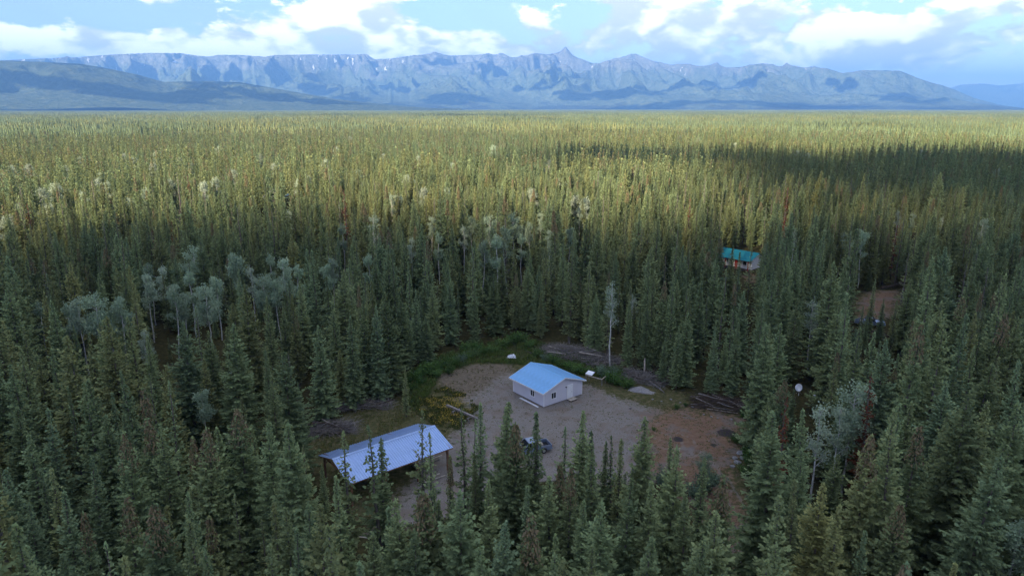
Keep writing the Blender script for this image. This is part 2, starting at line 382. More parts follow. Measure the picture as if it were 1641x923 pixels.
def gz(x, y):                         # height of the ground sheet under a point
    xi = np.clip(np.searchsorted(gx, x) - 1, 0, nx - 2); yi = np.clip(np.searchsorted(gy, y) - 1, 0, ny - 2)
    Zg = Z.reshape(ny, nx); fx = (x - gx[xi]) / (gx[xi + 1] - gx[xi]); fy = (y - gy[yi]) / (gy[yi + 1] - gy[yi])
    return (Zg[yi, xi] * (1 - fx) + Zg[yi, xi + 1] * fx) * (1 - fy) + (Zg[yi + 1, xi] * (1 - fx) + Zg[yi + 1, xi + 1] * fx) * fy

# ------------------------------------------------------------------ mountains
def elev(v): return np.tan(np.arctan((CY - v) / F) - PITCH)
def bear(u, v): return np.arctan2((u - CX) / F, CP + (CY - v) / F * SP)
def mountain(name, sky, d0, dr, d1, nb, nd, seed, kind, cell):
    us = np.array([p[0] for p in sky], float); vs = np.array([p[1] for p in sky], float)
    bb = bear(us, vs); ee = elev(vs)
    B = np.linspace(bb[0], bb[-1], nb); E = np.interp(B, bb, ee)
    if name == 'mountains':            # the central summits are broken and jagged, the left rim is an even plateau edge
        jag = np.clip((B - bear(610, 90)) / 0.1, 0, 1) * np.clip((bear(1400, 120) - B) / 0.1, 0, 1)
        E = E + (ridged(B * 34, B * 0 + 3.7, 5, 3, 0.5) - 0.42) * 0.0060 * jag
    D = np.concatenate([np.linspace(d0, dr, int(nd * 0.72), endpoint=False), np.linspace(dr, d1, nd - int(nd * 0.72))])
    BB, DD = np.meshgrid(B, D)
    x = np.sin(BB) * DD; y = np.cos(BB) * DD
    wob = (fbm(x / 4200, y / 4200, seed + 70, 3) - 0.5) * (dr - d0) * 0.55
    s = (DD + wob - d0) / (dr - d0)
    up = np.clip(s, 0, 1)
    if kind == 'range':
        prof = 0.30 * up ** 1.3 + 0.70 * np.clip((up - 0.30) / 0.70, 0, 1) ** 1.7
    else:
        prof = 0.5 - 0.5 * np.cos(np.pi * up ** 0.9)
    prof = np.where(s > 1, np.clip(1 - (s - 1) * 0.9, 0.1, 1), prof)
    wx = (fbm(x / 2600, y / 2600, seed + 5, 3) - 0.5) * 2.4
    if kind == 'range':
        big = ridged(x / 2500 + 0.35 * y / 2500 + 3, y / 2900 + wx * 0.3, seed + 90, 4, 0.5)
        mid = np.clip((up - 0.18) / 0.3, 0, 1) * np.clip((1.0 - up) / 0.3, 0, 1)
        prof = prof * (1 - 0.42 * mid) + 0.46 * mid * big
    r = ridged(x / cell + 0.45 * y / cell + wx, y / (cell * 1.7) - 0.2 * x / cell + wx * 0.8, seed, 6, 0.58)
    env = np.clip(prof * 2.0, 0, 1) * (1 - 0.6 * np.clip((prof - 0.86) / 0.14, 0, 1))
    amp = 0.55 if kind == 'range' else 0.5
    prof2 = prof * (1 - amp * env * (1 - np.clip(r * 1.75, 0, 1)))
    prof2 = prof2 + (fbm(x / 300, y / 300, seed + 40, 4) - 0.5) * 0.03 * np.clip(prof * 3, 0, 1)
    z = prof2 * E[None, :] * dr
    # crest heights follow the skyline: scale every bearing by its own highest view angle
    mx = (z / DD).max(0); kern = np.ones(5) / 5
    sc = E / np.maximum(mx, 1e-4)
    sc = np.clip(sc, 0.3, 3)
    z = z * sc[None, :] - 12 * (1 - np.clip(prof * 12, 0, 1)) + CAMH * np.clip(prof * 3, 0, 1)
    hf = prof2 * sc[None, :]
    i = np.arange(nb * nd).reshape(nd, nb)
    f = np.stack([i[:-1, :-1].ravel(), i[:-1, 1:].ravel(), i[1:, 1:].ravel(), i[1:, :-1].ravel()], 1)
    o = link(name, mesh_np(name, np.stack([x.ravel(), y.ravel(), z.ravel()], 1), f, 'mountain_' + kind,
             {'height': np.clip(z / 1450, 0, 1.2).ravel(), 'ridge': r.ravel()}, smooth=True))
    o['kind'] = 'structure'
    return o
for kind in ('range', 'hill'):
    m = bpy.data.materials.new('mountain_' + kind); m.use_nodes = True; k = NT(m.node_tree); MATS['mountain_' + kind] = m
    pos = k.n('ShaderNodeNewGeometry', out=0); nrm = k.n('ShaderNodeNewGeometry', out=1)
    sz = k.t.nodes.new('ShaderNodeSeparateXYZ'); k.t.links.new(nrm, sz.inputs[0])
    hgt = k.n('ShaderNodeAttribute', attribute_name='height', out=2); rdg = k.n('ShaderNodeAttribute', attribute_name='ridge', out=2)
    a = k.noise(pos, 0.0022, 9, 0.65); b = k.noise(pos, 0.012, 7, 0.7)
    green = k.cramp(b, [(0.35, (0.045, 0.064, 0.034)), (0.5, (0.095, 0.122, 0.066)), (0.68, (0.14, 0.16, 0.095))])
    rock = k.cramp(b, [(0.32, (0.085, 0.092, 0.076)), (0.52, (0.160, 0.168, 0.136)), (0.7, (0.255, 0.255, 0.21))])
    if kind == 'range':
        f = k.ramp(k.m('ADD', hgt, k.m('MULTIPLY', k.m('SUBTRACT', a, 0.5), 0.9)), 0.50, 0.80)
        c = k.mix(f, green, rock)
        c = k.mix(k.ramp(k.m('ADD', hgt, k.m('MULTIPLY', k.m('SUBTRACT', a, 0.5), 0.5)), 0.10, 0.02), c, (0.045, 0.052, 0.03))
        sn = k.m('MULTIPLY', k.ramp(k.noise(k.vm('MULTIPLY', pos, (1, 0.4, 0.3)), 0.014, 4, 0.55), 0.63, 0.66), k.ramp(hgt, 0.50, 0.72))
        sn = k.m('MULTIPLY', sn, k.ramp(rdg, 0.40, 0.18))
        c = k.mix(sn, c, (0.85, 0.86, 0.88))
    else:
        c = k.cramp(b, [(0.32, (0.040, 0.058, 0.034)), (0.5, (0.070, 0.092, 0.050)), (0.7, (0.125, 0.140, 0.075))])
        c = k.mix(k.ramp(a, 0.5, 0.62, 0, 0.6), c, (0.075, 0.095, 0.045))
    bm_ = k.n('ShaderNodeBump', {'Height': b, 'Strength': 0.8, 'Distance': 90.0})
    k.n('ShaderNodeOutputMaterial', {0: k.n('ShaderNodeBsdfDiffuse', {0: c, 'Normal': bm_})})
SKY1 = [(-420, 122), (-200, 112), (0, 112), (60, 108), (104, 105), (109, 103), (116, 105), (180, 99), (240, 95), (290, 94), (318, 97), (335, 98), (350, 95), (385, 94), (400, 95), (425, 96), (440, 93), (500, 91), (560, 90), (588, 89),
        (600, 97), (620, 96), (660, 90), (680, 88), (705, 85), (720, 87), (750, 86), (780, 85), (800, 88), (822, 92), (860, 87), (880, 86), (898, 82), (906, 76), (913, 83), (922, 92), (940, 100), (960, 103), (980, 98), (998, 93), (1010, 91), (1022, 92), (1040, 97), (1060, 99), (1080, 105),
        (1110, 108), (1140, 106), (1165, 109), (1190, 109), (1220, 105), (1250, 110), (1270, 109), (1290, 112), (1325, 115), (1350, 122), (1365, 121), (1380, 119), (1440, 121), (1452, 125), (1470, 132), (1490, 138), (1515, 144), (1530, 149), (1560, 160), (1600, 169), (1650, 175), (1760, 180)]
SKY2 = [(-420, 120), (-200, 110), (0, 112), (70, 112), (130, 113), (170, 118), (220, 126), (262, 136), (300, 135), (340, 134), (385, 135), (430, 142), (480, 150), (540, 160), (600, 166), (660, 171), (740, 178)]
SKY3 = [(1400, 172), (1460, 160), (1500, 152), (1540, 142), (1575, 141), (1600, 144), (1641, 141), (1720, 137), (1850, 143), (2050, 150)]
mountain('mountains', SKY1, 11500, 18500, 22000, 900, 270, 11, 'range', 640.0)
mountain('foothills', SKY2, 8200, 11000, 13000, 260, 90, 23, 'hill', 700.0)
mountain('far_mountains', SKY3, 25000, 30000, 33000, 150, 60, 37, 'range', 1500.0)

# ------------------------------------------------------------------ clouds overhead (outside the picture) that shade the clearing and dapple the range
def cloud_mesh():
    rng = np.random.default_rng(5)
    ico_v = []; n_lat, n_lon = 7, 12
    th = np.linspace(0, math.pi, n_lat); ph = np.linspace(0, 2 * math.pi, n_lon, endpoint=False)
    T, P = np.meshgrid(th, ph, indexing='ij')
    base = np.stack([np.sin(T) * np.cos(P), np.sin(T) * np.sin(P), np.cos(T)], -1).reshape(-1, 3)
    fi = []
    for a in range(n_lat - 1):
        for b in range(n_lon):
            b2 = (b + 1) % n_lon; fi.append((a * n_lon + b, a * n_lon + b2, (a + 1) * n_lon + b2, (a + 1) * n_lon + b))
    fi = np.array(fi)
    V, Fc = [], []
    def lump(c, r):
        q = base * np.array(r) * (1 + 0.18 * rng.standard_normal((len(base), 1))) + np.array(c)
        Fc.append(fi + sum(len(x) for x in V)); V.append(q)
    def bank(tx, ty, tz, rx, ry, alt, n, thick, rot=0.0):
        s = (alt - tz) / -SUNDIR.z
        c = np.array([tx - SUNDIR.x * s, ty - SUNDIR.y * s, alt])
        for _ in range(n):
            a = rng.uniform(0, 2 * math.pi); q = math.sqrt(rng.uniform(0, 1))
            lx, ly = q * math.cos(a) * rx, q * math.sin(a) * ry
            ox = lx * math.cos(rot) - ly * math.sin(rot); oy = lx * math.sin(rot) + ly * math.cos(rot)
            k = rng.uniform(0.55, 1.0)
            lump(c + np.array([ox, oy, rng.uniform(-0.3, 0.5) * thick]), (k * rx * 0.42, k * ry * 0.42, thick * k))
    AL = 2150
    # over the clearing
    bank(0, -75, 10, 420, 200, AL, 60, 26)
    bank(-60, -25, 10, 330, 150, AL, 46, 22)
    bank(90, 115, 10, 100, 80, AL, 26, 14)
    bank(200, 220, 10, 120, 120, AL, 28, 14)
    bank(-150, 60, 10, 120, 60, AL, 22, 12)
    bank(0, -420, 10, 900, 350, AL, 60, 60)
    # the dark band farther out
    bank(125, 430, 10, 110, 55, AL, 22, 10)
    bank(290, 370, 10, 130, 110, AL, 26, 12)
    bank(-330, 2900, 10, 420, 160, AL, 16, 20)
    for _ in range(16):
        yy = rng.uniform(650, 5200); bank(rng.uniform(-0.7, 0.7) * yy, yy, 10, rng.uniform(40, 90) + yy * 0.025, rng.uniform(25, 50) + yy * 0.012, AL, 9, 8)
    # over the range
    def onmtn(u, v, d, rx, ry, n=12, rot=0.0):
        b = bear(u, v); z = d * elev(v)
        bank(math.sin(b) * d, math.cos(b) * d, z, rx * 1.35, ry * 1.2, 3300, n + 4, 90, rot)
    for a in ((465, 128, 15200, 420, 500), (600, 118, 16000, 170, 300), (710, 90, 18000, 500, 260), (790, 103, 17200, 300, 300), (715, 146, 13600, 480, 420), (610, 157, 12600, 400, 300), (540, 140, 13800, 220, 420),
              (900, 118, 16200, 320, 300), (870, 130, 15000, 420, 350), (960, 140, 14000, 700, 420), (1010, 160, 12600, 700, 350), (1060, 132, 14800, 600, 300), (1120, 118, 16000, 330, 420), (1190, 115, 16200, 330, 420),
              (1240, 150, 13200, 1100, 420), (1320, 165, 12400, 700, 260), (1400, 128, 15500, 420, 380), (1460, 140, 14800, 500, 500), (1530, 162, 13000, 700, 300), (1340, 118, 16500, 200, 300),
              (120, 150, 9300, 900, 260), (300, 160, 9300, 500, 250), (330, 140, 10700, 600, 300), (450, 160, 9500, 700, 250), (40, 120, 10800, 700, 250)):
        onmtn(*a)
    return mesh_np('clouds', np.concatenate(V), np.concatenate(Fc), 'cloud_white', smooth=True)
mat('cloud_white', (0.85, 0.86, 0.88), 1.0, 0.0, var=0)
clouds = link('clouds', cloud_mesh()); clouds['kind'] = 'stuff'; clouds['label'] = 'white cumulus clouds drifting high above the forest'

# ------------------------------------------------------------------ haze
hb = MB().box(-39000, 39000, -39000, 39000, -14.0, 1790).mesh('haze', 'white_trim')
hm = bpy.data.materials.new('haze'); hm.use_nodes = True; k = NT(hm.node_tree)
vol = k.n('ShaderNodeVolumePrincipled', {'Color': (0.15, 0.37, 0.86, 1), 'Density': 6.6e-5, 'Anisotropy': 0.0})
k.n('ShaderNodeOutputMaterial', {1: vol})
hb.materials.clear(); hb.materials.append(hm)
haze = link('haze', hb); haze['kind'] = 'stuff'

# ------------------------------------------------------------------ trees
def quadcloud(P, D, W, L, rng, taper=0.35):
    """leaf-like quads: base points P, directions D (unit), side vectors W (unit * half width), length L -> verts, faces"""
    n = len(P); L = L[:, None]
    a = P - W * 0.35; b = P + W * 0.35
    m1 = P + D * L * 0.55 - W; m2 = P + D * L * 0.55 + W
    t = P + D * L
    V = np.stack([a, b, m2, t, m1], 1).reshape(-1, 3)
    i = np.arange(n)[:, None] * 5
    Fq = np.concatenate([i + np.array([[0, 1, 2, 4]]), i + np.array([[4, 2, 3, 3]])])
    tri = np.concatenate([i + np.array([[0, 1, 2]]), i + np.array([[0, 2, 4]]), i + np.array([[4, 2, 3]])])
    return V, tri
def unit(v): return v / np.maximum(np.linalg.norm(v, axis=-1, keepdims=True), 1e-9)

def spruce_arrays(h, R, seed, step=0.25, nper=6, tw=0.17, dens=1.0, z0f=0.10, rag=0.25, gap=0.0, wq=0.10):
    rng = np.random.default_rng(seed)
    z0 = h * z0f; zs = []
    z = z0
    while z < h - 0.15:
        zs.append(z); z += step * (1.15 - 0.5 * (z / h)) * rng.uniform(0.7, 1.3)
    P, D, L, T = [], [], [], []
    lob = rng.uniform(0, 6.28, 3)
    for z in zs:
        t = (h - z) / (h - z0)
        prof = (t ** 0.95) * (1 - 0.28 * max(0, (t - 0.72) / 0.28) ** 1.5) + 0.03
        clump = 1 + 0.20 * math.sin(z * 2.3 + lob[0]) * rng.uniform(0.4, 1)
        nb = max(3, int(round(nper * (0.6 + 0.55 * t))))
        az0 = rng.uniform(0, 6.28)
        for j in range(nb):
            if rng.uniform() < gap: continue
            az = az0 + j * 2 * math.pi / nb + rng.normal(0, 0.28)
            bl = R * prof * clump * (1 + rng.normal(0, rag)) * (0.75 if t < 0.12 else 1.0) * (1 + 0.14 * math.sin(2 * az + lob[1]))
            bl = max(0.07, min(bl, R * 1.35))
            rise = math.radians(40 - 64 * min(1, t * 1.25) + rng.normal(0, 8))
            u = np.array([math.cos(az), math.sin(az), 0]); sd = np.array([-math.sin(az), math.cos(az), 0])
            n = max(2, int(bl / tw * dens))
            s = np.linspace(0.18, 0.97, n) + rng.uniform(-0.04, 0.04, n)
            rr = s * bl
            zz = z + np.tan(rise) * rr * (1 - 0.25 * s) + 0.16 * bl * s ** 3
            for side in (-1, 1):
                tl = (0.30 * bl * (1.05 - s) + 0.17 * min(1.0, 0.25 + bl * 0.9)) * rng.uniform(0.75, 1.3, n)
                p = u * rr[:, None] + np.array([0, 0, 1]) * zz[:, None]
                d = unit(u * 0.75 + sd * side * rng.uniform(0.45, 1.0, (n, 1)) + np.array([0, 0, 1]) * (rng.normal(-0.10, 0.25, (n, 1)) + 0.25 * math.sin(rise)))
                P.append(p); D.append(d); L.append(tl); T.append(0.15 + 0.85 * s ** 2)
            # hanging spray and the branch tip
            k = max(1, n // 2)
            q = rng.integers(0, n, k)
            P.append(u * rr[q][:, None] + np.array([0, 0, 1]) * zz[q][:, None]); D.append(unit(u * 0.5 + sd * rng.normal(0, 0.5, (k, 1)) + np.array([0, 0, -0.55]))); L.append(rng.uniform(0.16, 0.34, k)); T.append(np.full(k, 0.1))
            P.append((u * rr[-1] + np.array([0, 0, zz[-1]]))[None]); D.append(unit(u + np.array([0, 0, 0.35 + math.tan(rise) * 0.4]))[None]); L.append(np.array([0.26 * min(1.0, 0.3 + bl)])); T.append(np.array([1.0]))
    # leader
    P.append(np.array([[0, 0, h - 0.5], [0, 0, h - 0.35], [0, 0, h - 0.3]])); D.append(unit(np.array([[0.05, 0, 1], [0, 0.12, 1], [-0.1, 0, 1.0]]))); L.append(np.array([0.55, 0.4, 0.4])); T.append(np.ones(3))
    P = np.concatenate(P); D = np.concatenate(D); L = np.concatenate(L); T = np.concatenate(T)
    up = unit(np.array([0, 0, 1.0]) + rng.normal(0, 0.45, (len(P), 3)))
    W = unit(np.cross(D, up)) * (wq * rng.uniform(0.7, 1.3, (len(P), 1)))
    V, tri = quadcloud(P, D, W, L, rng)
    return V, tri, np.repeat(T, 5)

def trunk_mesh(name, h, r, m, seed, stubs=0):
    rng = np.random.default_rng(seed); mb = MB()
    zz = np.linspace(-0.25, h * 0.985, 7); lean = rng.normal(0, 0.05, (7, 2)); lean[0] = 0; lean[-1] = 0
    mb.tube([(lean[i][0], lean[i][1], z) for i, z in enumerate(zz)], [r * (1 - 0.93 * max(0, z) / h) + 0.008 for z in zz], 6)
    for _ in range(stubs):
        z = rng.uniform(0.05, 0.35) * h; a = rng.uniform(0, 6.28); l = rng.uniform(0.3, 1.0)
        mb.tube([(0, 0, z), (math.cos(a) * l, math.sin(a) * l, z - 0.15 * l)], [0.02, 0.006], 3)
    return mb.mesh(name, m)

# near spruce forms: (style, hue, height, crown radius, settings)
FORMS = []
def form(style, hue, h, R, seed, **kw):
    kw = dict(dict(wq=0.078, dens=1.35), **kw); V, tri, T = spruce_arrays(h, R, seed, **kw)
    m = {'dead': 'dead_needle', 'snag': 'grey_wood'}.get(style, 'spruce')
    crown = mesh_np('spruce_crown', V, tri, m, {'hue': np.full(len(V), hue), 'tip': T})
    trunk = trunk_mesh('spruce_trunk', h, 0.0105 * h + 0.03, 'spruce_bark', seed + 500, 14)
    FORMS.append(dict(style=style, hue=hue, h=h, R=R, crown=crown, trunk=trunk))
for q, hue in enumerate((0.08, 0.30, 0.50, 0.72, 1.0)): form('full', hue, 14, 2.2 + 0.15 * (q % 3), 100 + q, z0f=0.06, nper=7)
for q, hue in enumerate((0.10, 0.28, 0.46, 0.64, 0.85)): form('medium', hue, 14, 1.5 + 0.12 * (q % 3), 200 + q, z0f=0.08, nper=6.5)
for q, hue in enumerate((0.20, 0.42, 0.62, 0.8)): form('narrow', hue, 14, 1.02 + 0.1 * (q % 2), 300 + q, z0f=0.10, nper=6)
for q, hue in enumerate((0.34, 0.58, 0.7)): form('thin', hue, 13, 0.98, 400 + q, z0f=0.16, nper=5, rag=0.42, gap=0.26, step=0.33)
form('dead', 0.5, 12, 0.95, 500, z0f=0.12, nper=5, rag=0.4, gap=0.25, step=0.34)
form('snag', 0.5, 12, 0.9, 510, z0f=0.2, nper=4, rag=0.5, gap=0.35, step=0.5, wq=0.022)
STY = {s: [i for i, f in enumerate(FORMS) if f['style'] == s] for s in ('full', 'medium', 'narrow', 'thin', 'dead', 'snag')}
def cones_mesh(f, seed):               # brown cones crowding the top of a crown
    rng = np.random.default_rng(seed); n = 420
    h, R = f['h'], f['R']; t = rng.uniform(0.01, 0.22, n) ** 1.0; z = h - t * h
    rad = R * (t ** 0.8) * rng.uniform(0.35, 1.12, n) + 0.05; a = rng.uniform(0, 6.28, n)
    P = np.stack([np.cos(a) * rad, np.sin(a) * rad, z + rad * 0.35], 1)
    D = unit(np.stack([np.cos(a) * 0.5, np.sin(a) * 0.5, -np.ones(n)], 1) + rng.normal(0, 0.2, (n, 3)))
    W = unit(np.cross(D, rng.normal(0, 1, (n, 3)))) * 0.05
    V, tri = quadcloud(P, D, W, rng.uniform(0.12, 0.24, n), rng)
    return mesh_np('cone_cluster', V, tri, 'cone_brown')
for i, f in enumerate(FORMS): f['cones'] = cones_mesh(f, 900 + i) if f['style'] in ('full', 'medium', 'narrow') else None

# hero spruces: tops as measured in the photograph (u, v, height, style, hue, cones)
HERO = [
 (24,584,14,'medium',.2,0),(14,656,12,'full',.2,0),(39,698,12,'medium',.3,0),(71,654,13,'medium',.1,0),(8,749,13,'full',.1,0),(35,806,11,'medium',.1,0),(65,753,11,'narrow',.3,0),(81,749,12,'narrow',.6,0),
 (96,792,12,'medium',.1,0),(106,621,12,'narrow',.3,0),(132,615,14,'medium',.3,0),(155,603,14,'medium',.3,0),(136,729,13,'medium',.1,0),(179,627,12,'narrow',.3,0),(193,662,13,'medium',.3,0),(197,682,14,'full',.3,1),
 (206,591,13,'medium',.1,0),(232,619,14,'medium',.5,1),(242,666,13,'medium',.5,1),(193,792,13,'medium',.5,1),(244,804,14,'full',.3,1),(124,817,12,'medium',.3,1),(71,865,13,'full',.1,0),(100,885,12,'full',.1,0),(301,690,13,'medium',.6,1),
 (316,676,14,'full',.5,1),(350,678,13,'medium',.5,0),(381,650,14,'full',.3,1),(301,788,14,'medium',.3,0),(375,784,10,'thin',.6,0),(421,668,14,'full',.3,0),(444,680,15,'full',.5,0),(469,671,15.5,'full',.3,0),
 (548,692,13.5,'thin',.6,0),(542,767,14,'medium',.5,0),(602,675,14.5,'thin',.4,0),(606,700,13,'narrow',.4,0),(670,660,14,'thin',.6,0),(688,686,13,'thin',.4,0),(639,795,14,'full',.5,0),(680,787,14,'full',.5,1),(733,772,15,'full',.3,0),
 (720,729,11,'narrow',.6,1),(757,674,13,'thin',.3,0),(769,643,14.5,'narrow',.3,0),(745,652,13,'thin',.4,0),(763,721,11,'narrow',.6,0),(799,643,14,'medium',.5,0),(812,652,14.5,'medium',.5,0),(826,677,14,'full',.5,1),
 (808,830,14,'full',.1,0),(432,870,14,'medium',.5,0),(575,893,13,'medium',.1,0),(861,661,13.5,'narrow',.3,0),(903,675,10.5,'thin',.4,0),(932,655,14,'medium',.4,0),(947,690,12,'narrow',.3,0),(967,703,10,'narrow',.3,0),
 (984,698,10.5,'thin',.3,0),(993,704,12,'narrow',.6,0),(1027,666,15,'full',.6,0),(1079,698,11,'narrow',.4,0),(1080,723,14.5,'full',.6,0),(1127,726,12.5,'narrow',.5,0),(1157,763,13,'medium',.4,1),(901,738,12,'medium',.6,1),
 (912,746,13,'medium',.4,1),(967,801,14,'full',.3,0),(935,809,12,'medium',.3,0),(857,824,14,'medium',.5,1),(889,885,13,'narrow',.4,0),(1249,658,15,'full',.3,0),(1294,654,13,'medium',.3,0),(1290,715,13,'full',.3,0),(1318,774,14,'full',1,0),
 (1340,812,13.5,'medium',.85,0),(1392,686,15,'full',.7,1),(1444,639,14,'full',.3,0),(1458,643,14,'medium',.5,0),(1473,676,14,'medium',.5,1),(1438,835,9,'medium',.85,0),(1405,595,12.5,'dead',.5,0),(1460,595,12,'medium',.1,0),
 (1515,611,13,'full',.1,0),(1558,619,16,'full',.6,0),(1578,639,15,'full',.6,0),(1595,698,14,'full',.3,0),(1574,725,15,'full',.1,0),(1631,645,15,'full',.3,0),(1532,584,12,'medium',.3,0),(1259,635,12,'dead',.5,0),
 (1340,420,16,'full',.6,0),(1345,480,14,'full',.6,0),(1235,520,14,'full',.3,0),(1420,540,14,'full',.1,0),(1500,480,14,'full',.6,0),(1545,470,14,'full',.5,1),(1180,515,12,'medium',.3,0),(1150,520,12,'medium',.1,0),(1100,500,14,'full',.3,0),
 (880,762,12,'medium',.4,0),(845,778,12,'narrow',.3,0),(783,770,13,'medium',.4,0),(705,805,13,'medium',.5,0),(618,812,13,'narrow',.3,0),(585,845,13,'full',.4,0),(660,850,13,'full',.3,0),(1003,768,13,'medium',.3,0),(1048,772,13,'medium',.5,0),(1110,790,13,'medium',.4,0),(755,815,13,'medium',.2,0),(770,870,13,'full',.4,0),(500,800,14,'full',.3,0),(470,850,13,'medium',.2,0),(950,870,13,'medium',.4,0),(1030,850,14,'full',.2,0),(1110,860,14,'full',.4,0),(1188,402,13,'narrow',.3,0),(1228,425,12,'medium',.4,0),(822,690,13,'full',.4,0),(842,712,11,'medium',.4,0),
 (575,470,15,'medium',.3,0),(560,505,14,'medium',.2,0),(596,525,13,'narrow',.4,0),(640,478,15,'full',.3,0),(665,462,15,'medium',.1,0),(692,458,15,'medium',.4,0),(655,502,14,'medium',.2,0),(683,505,13,'full',.3,0),(510,520,14,'full',.4,0),(760,450,15,'medium',.3,0),(792,438,15,'full',.2,0),(455,560,13,'full',.2,0),(430,600,12,'medium',.4,0),
 (720,442,15,'full',.1,0),(622,468,14,'full',.3,0),(600,490,13.5,'full',.1,0),(545,430,15,'full',.5,0),(525,440,14,'medium',.3,0),(648,585,6.5,'narrow',.6,0),(370,520,14,'full',.3,0),(290,515,14,'full',.1,0),(480,610,9,'medium',.1,0),(955,470,14,'full',.3,0),
 (1065,545,11,'medium',.3,0),(1090,520,12,'medium',.3,0),(1010,480,13,'medium',.2,0),(1140,560,10,'medium',.2,0),(1385,490,9,'narrow',.3,0),(1392,505,7,'narrow',.3,0),(1418,478,9,'medium',.3,0),(1402,448,10,'narrow',.5,0),(1205,395,13,'thin',.5,0),(1172,392,13,'medium',.5,0)]
# open views that no scattered tree may hide: (outline in the photograph, ground height of what shows there)
OPEN = [
 [(510, 735), (560, 770), (725, 718), (668, 678)], [(520, 740), (650, 790), (720, 730), (560, 720)],
 [(650, 655), (640, 610), (700, 572), (830, 540), (880, 552), (1000, 600), (1060, 630), (1195, 658), (1195, 700), (1170, 735), (1100, 780), (1040, 700), (940, 640), (900, 700), (860, 735), (830, 720), (770, 700), (700, 680)],
 [(1268, 612), (1290, 612), (1310, 640), (1268, 632)], [(1160, 396), (1219, 406), (1210, 432), (1180, 424)],
 [(1372, 466), (1430, 462), (1425, 515), (1376, 515)], [(411, 318), (420, 314), (418, 330)], [(430, 305), (436, 305), (437, 312)], [(456, 308), (466, 308), (464, 322), (458, 322)], [(70, 312), (82, 312), (82, 322), (70, 322)],
 [(500, 650), (640, 640), (650, 665), (560, 690), (500, 700)], [(1192, 810), (1205, 810), (1212, 870), (1196, 860)]]
pts = []
for poly in OPEN:
    a = np.array(poly, float); lo, hi = a.min(0), a.max(0)
    g = np.stack(np.meshgrid(np.arange(lo[0], hi[0] + 1, 7), np.arange(lo[1], hi[1] + 1, 6)), -1).reshape(-1, 2)
    pts.append(g[inside(a, g[:, 0], g[:, 1])]); pts.append(a)
# (u, v of the top, height, form)
A_NEAR = [(60, 480, 12, 3), (258, 425, 13, 4), (400, 425, 13, 4), (475, 420, 13, 3), (122, 476, 13, 1), (150, 470, 14, 2), (184, 478, 13, 0), (105, 482, 12, 3), (232, 440, 13, 1), (236, 418, 13, 3), (230, 525, 10, 4), (272, 458, 13, 0), (308, 394, 15, 2), (302, 434, 13, 3), (327, 455, 14, 2), (345, 446, 12, 0), (290, 470, 11, 1),
          (376, 408, 15, 0), (432, 404, 13, 3), (456, 412, 15, 1), (420, 440, 13, 2), (442, 446, 12, 0), (371, 590, 9, 5), (320, 622, 9.5, 0), (590, 404, 13, 3), (530, 414, 13, 1), (518, 424, 12, 0), (548, 356, 14, 3), (690, 346, 13, 1)]
A_MID = [(742, 360, 13, 4), (865, 340, 13, 1), (702, 372, 13, 3), (660, 380, 12, 4), (930, 330, 13, 4), (758, 346, 14, 0), (785, 344, 15, 2), (822, 340, 15, 2), (848, 354, 13, 1), (796, 374, 16, 3), (772, 386, 13, 0), (880, 368, 13, 1), (912, 364, 12, 0), (812, 362, 16, 0), (835, 372, 13, 3)]
A_RIGHT = [(1014, 468, 10, 5), (983, 450, 15, 5), (1275, 367, 12, 5), (1350, 370, 12, 4), (1387, 369, 14, 0), (1308, 480, 12, 4), (1440, 336, 11, 4), (1462, 341, 11, 1), (1512, 344, 11, 5), (1580, 350, 14, 1), (1318, 645, 13, 4), (1374, 611, 13.5, 2), (1350, 645, 12, 4), (1626, 828, 11, 0), (1131, 722, 5.5, 2)]
A_FAR = [(60, 300, 13, 6), (92, 292, 13, 6), (130, 305, 12, 4), (265, 285, 13, 6), (370, 270, 13, 6), (415, 245, 13, 6), (520, 255, 13, 6), (575, 270, 12, 4), (655, 280, 13, 6), (680, 300, 12, 6), (715, 300, 12, 4), (850, 300, 12, 6), (900, 285, 12, 6), (105, 264, 13, 6), (20, 264, 13, 6), (5, 275, 12, 4), (42, 262, 12, 6), (150, 285, 12, 6), (170, 290, 12, 4), (200, 245, 13, 6), (216, 250, 13, 6), (250, 240, 13, 6), (246, 260, 13, 6), (326, 290, 13, 6), (345, 284, 13, 6), (304, 260, 12, 4), (490, 279, 13, 6), (482, 285, 12, 6), (395, 232, 13, 4), (162, 274, 12, 4),
         (30, 325, 11, 6), (72, 326, 11, 6), (14, 345, 12, 6), (790, 233, 15, 2), (702, 216, 12, 6), (726, 260, 12, 6), (612, 245, 12, 6), (626, 310, 12, 4), (940, 316, 12, 6), (928, 312, 12, 6), (600, 345, 12, 4), (641, 310, 12, 6), (460, 336, 11, 6), (230, 300, 12, 4), (205, 315, 11, 6), (540, 235, 13, 6), (560, 218, 13, 6), (350, 232, 13, 6),
         (1090, 216, 13, 6), (1010, 214, 13, 6), (1120, 220, 13, 4), (1280, 240, 13, 6), (1292, 244, 12, 6), (1480, 240, 12, 6), (1300, 226, 13, 4), (760, 250, 12, 6), (670, 248, 12, 4), (880, 255, 12, 6), (125, 250, 13, 4), (285, 250, 12, 6), (440, 260, 12, 6), (1600, 270, 12, 6), (1180, 228, 12, 6)]
OPTS = np.concatenate(pts)
OPD = np.array([at(u, v)[1] for u, v in OPTS])
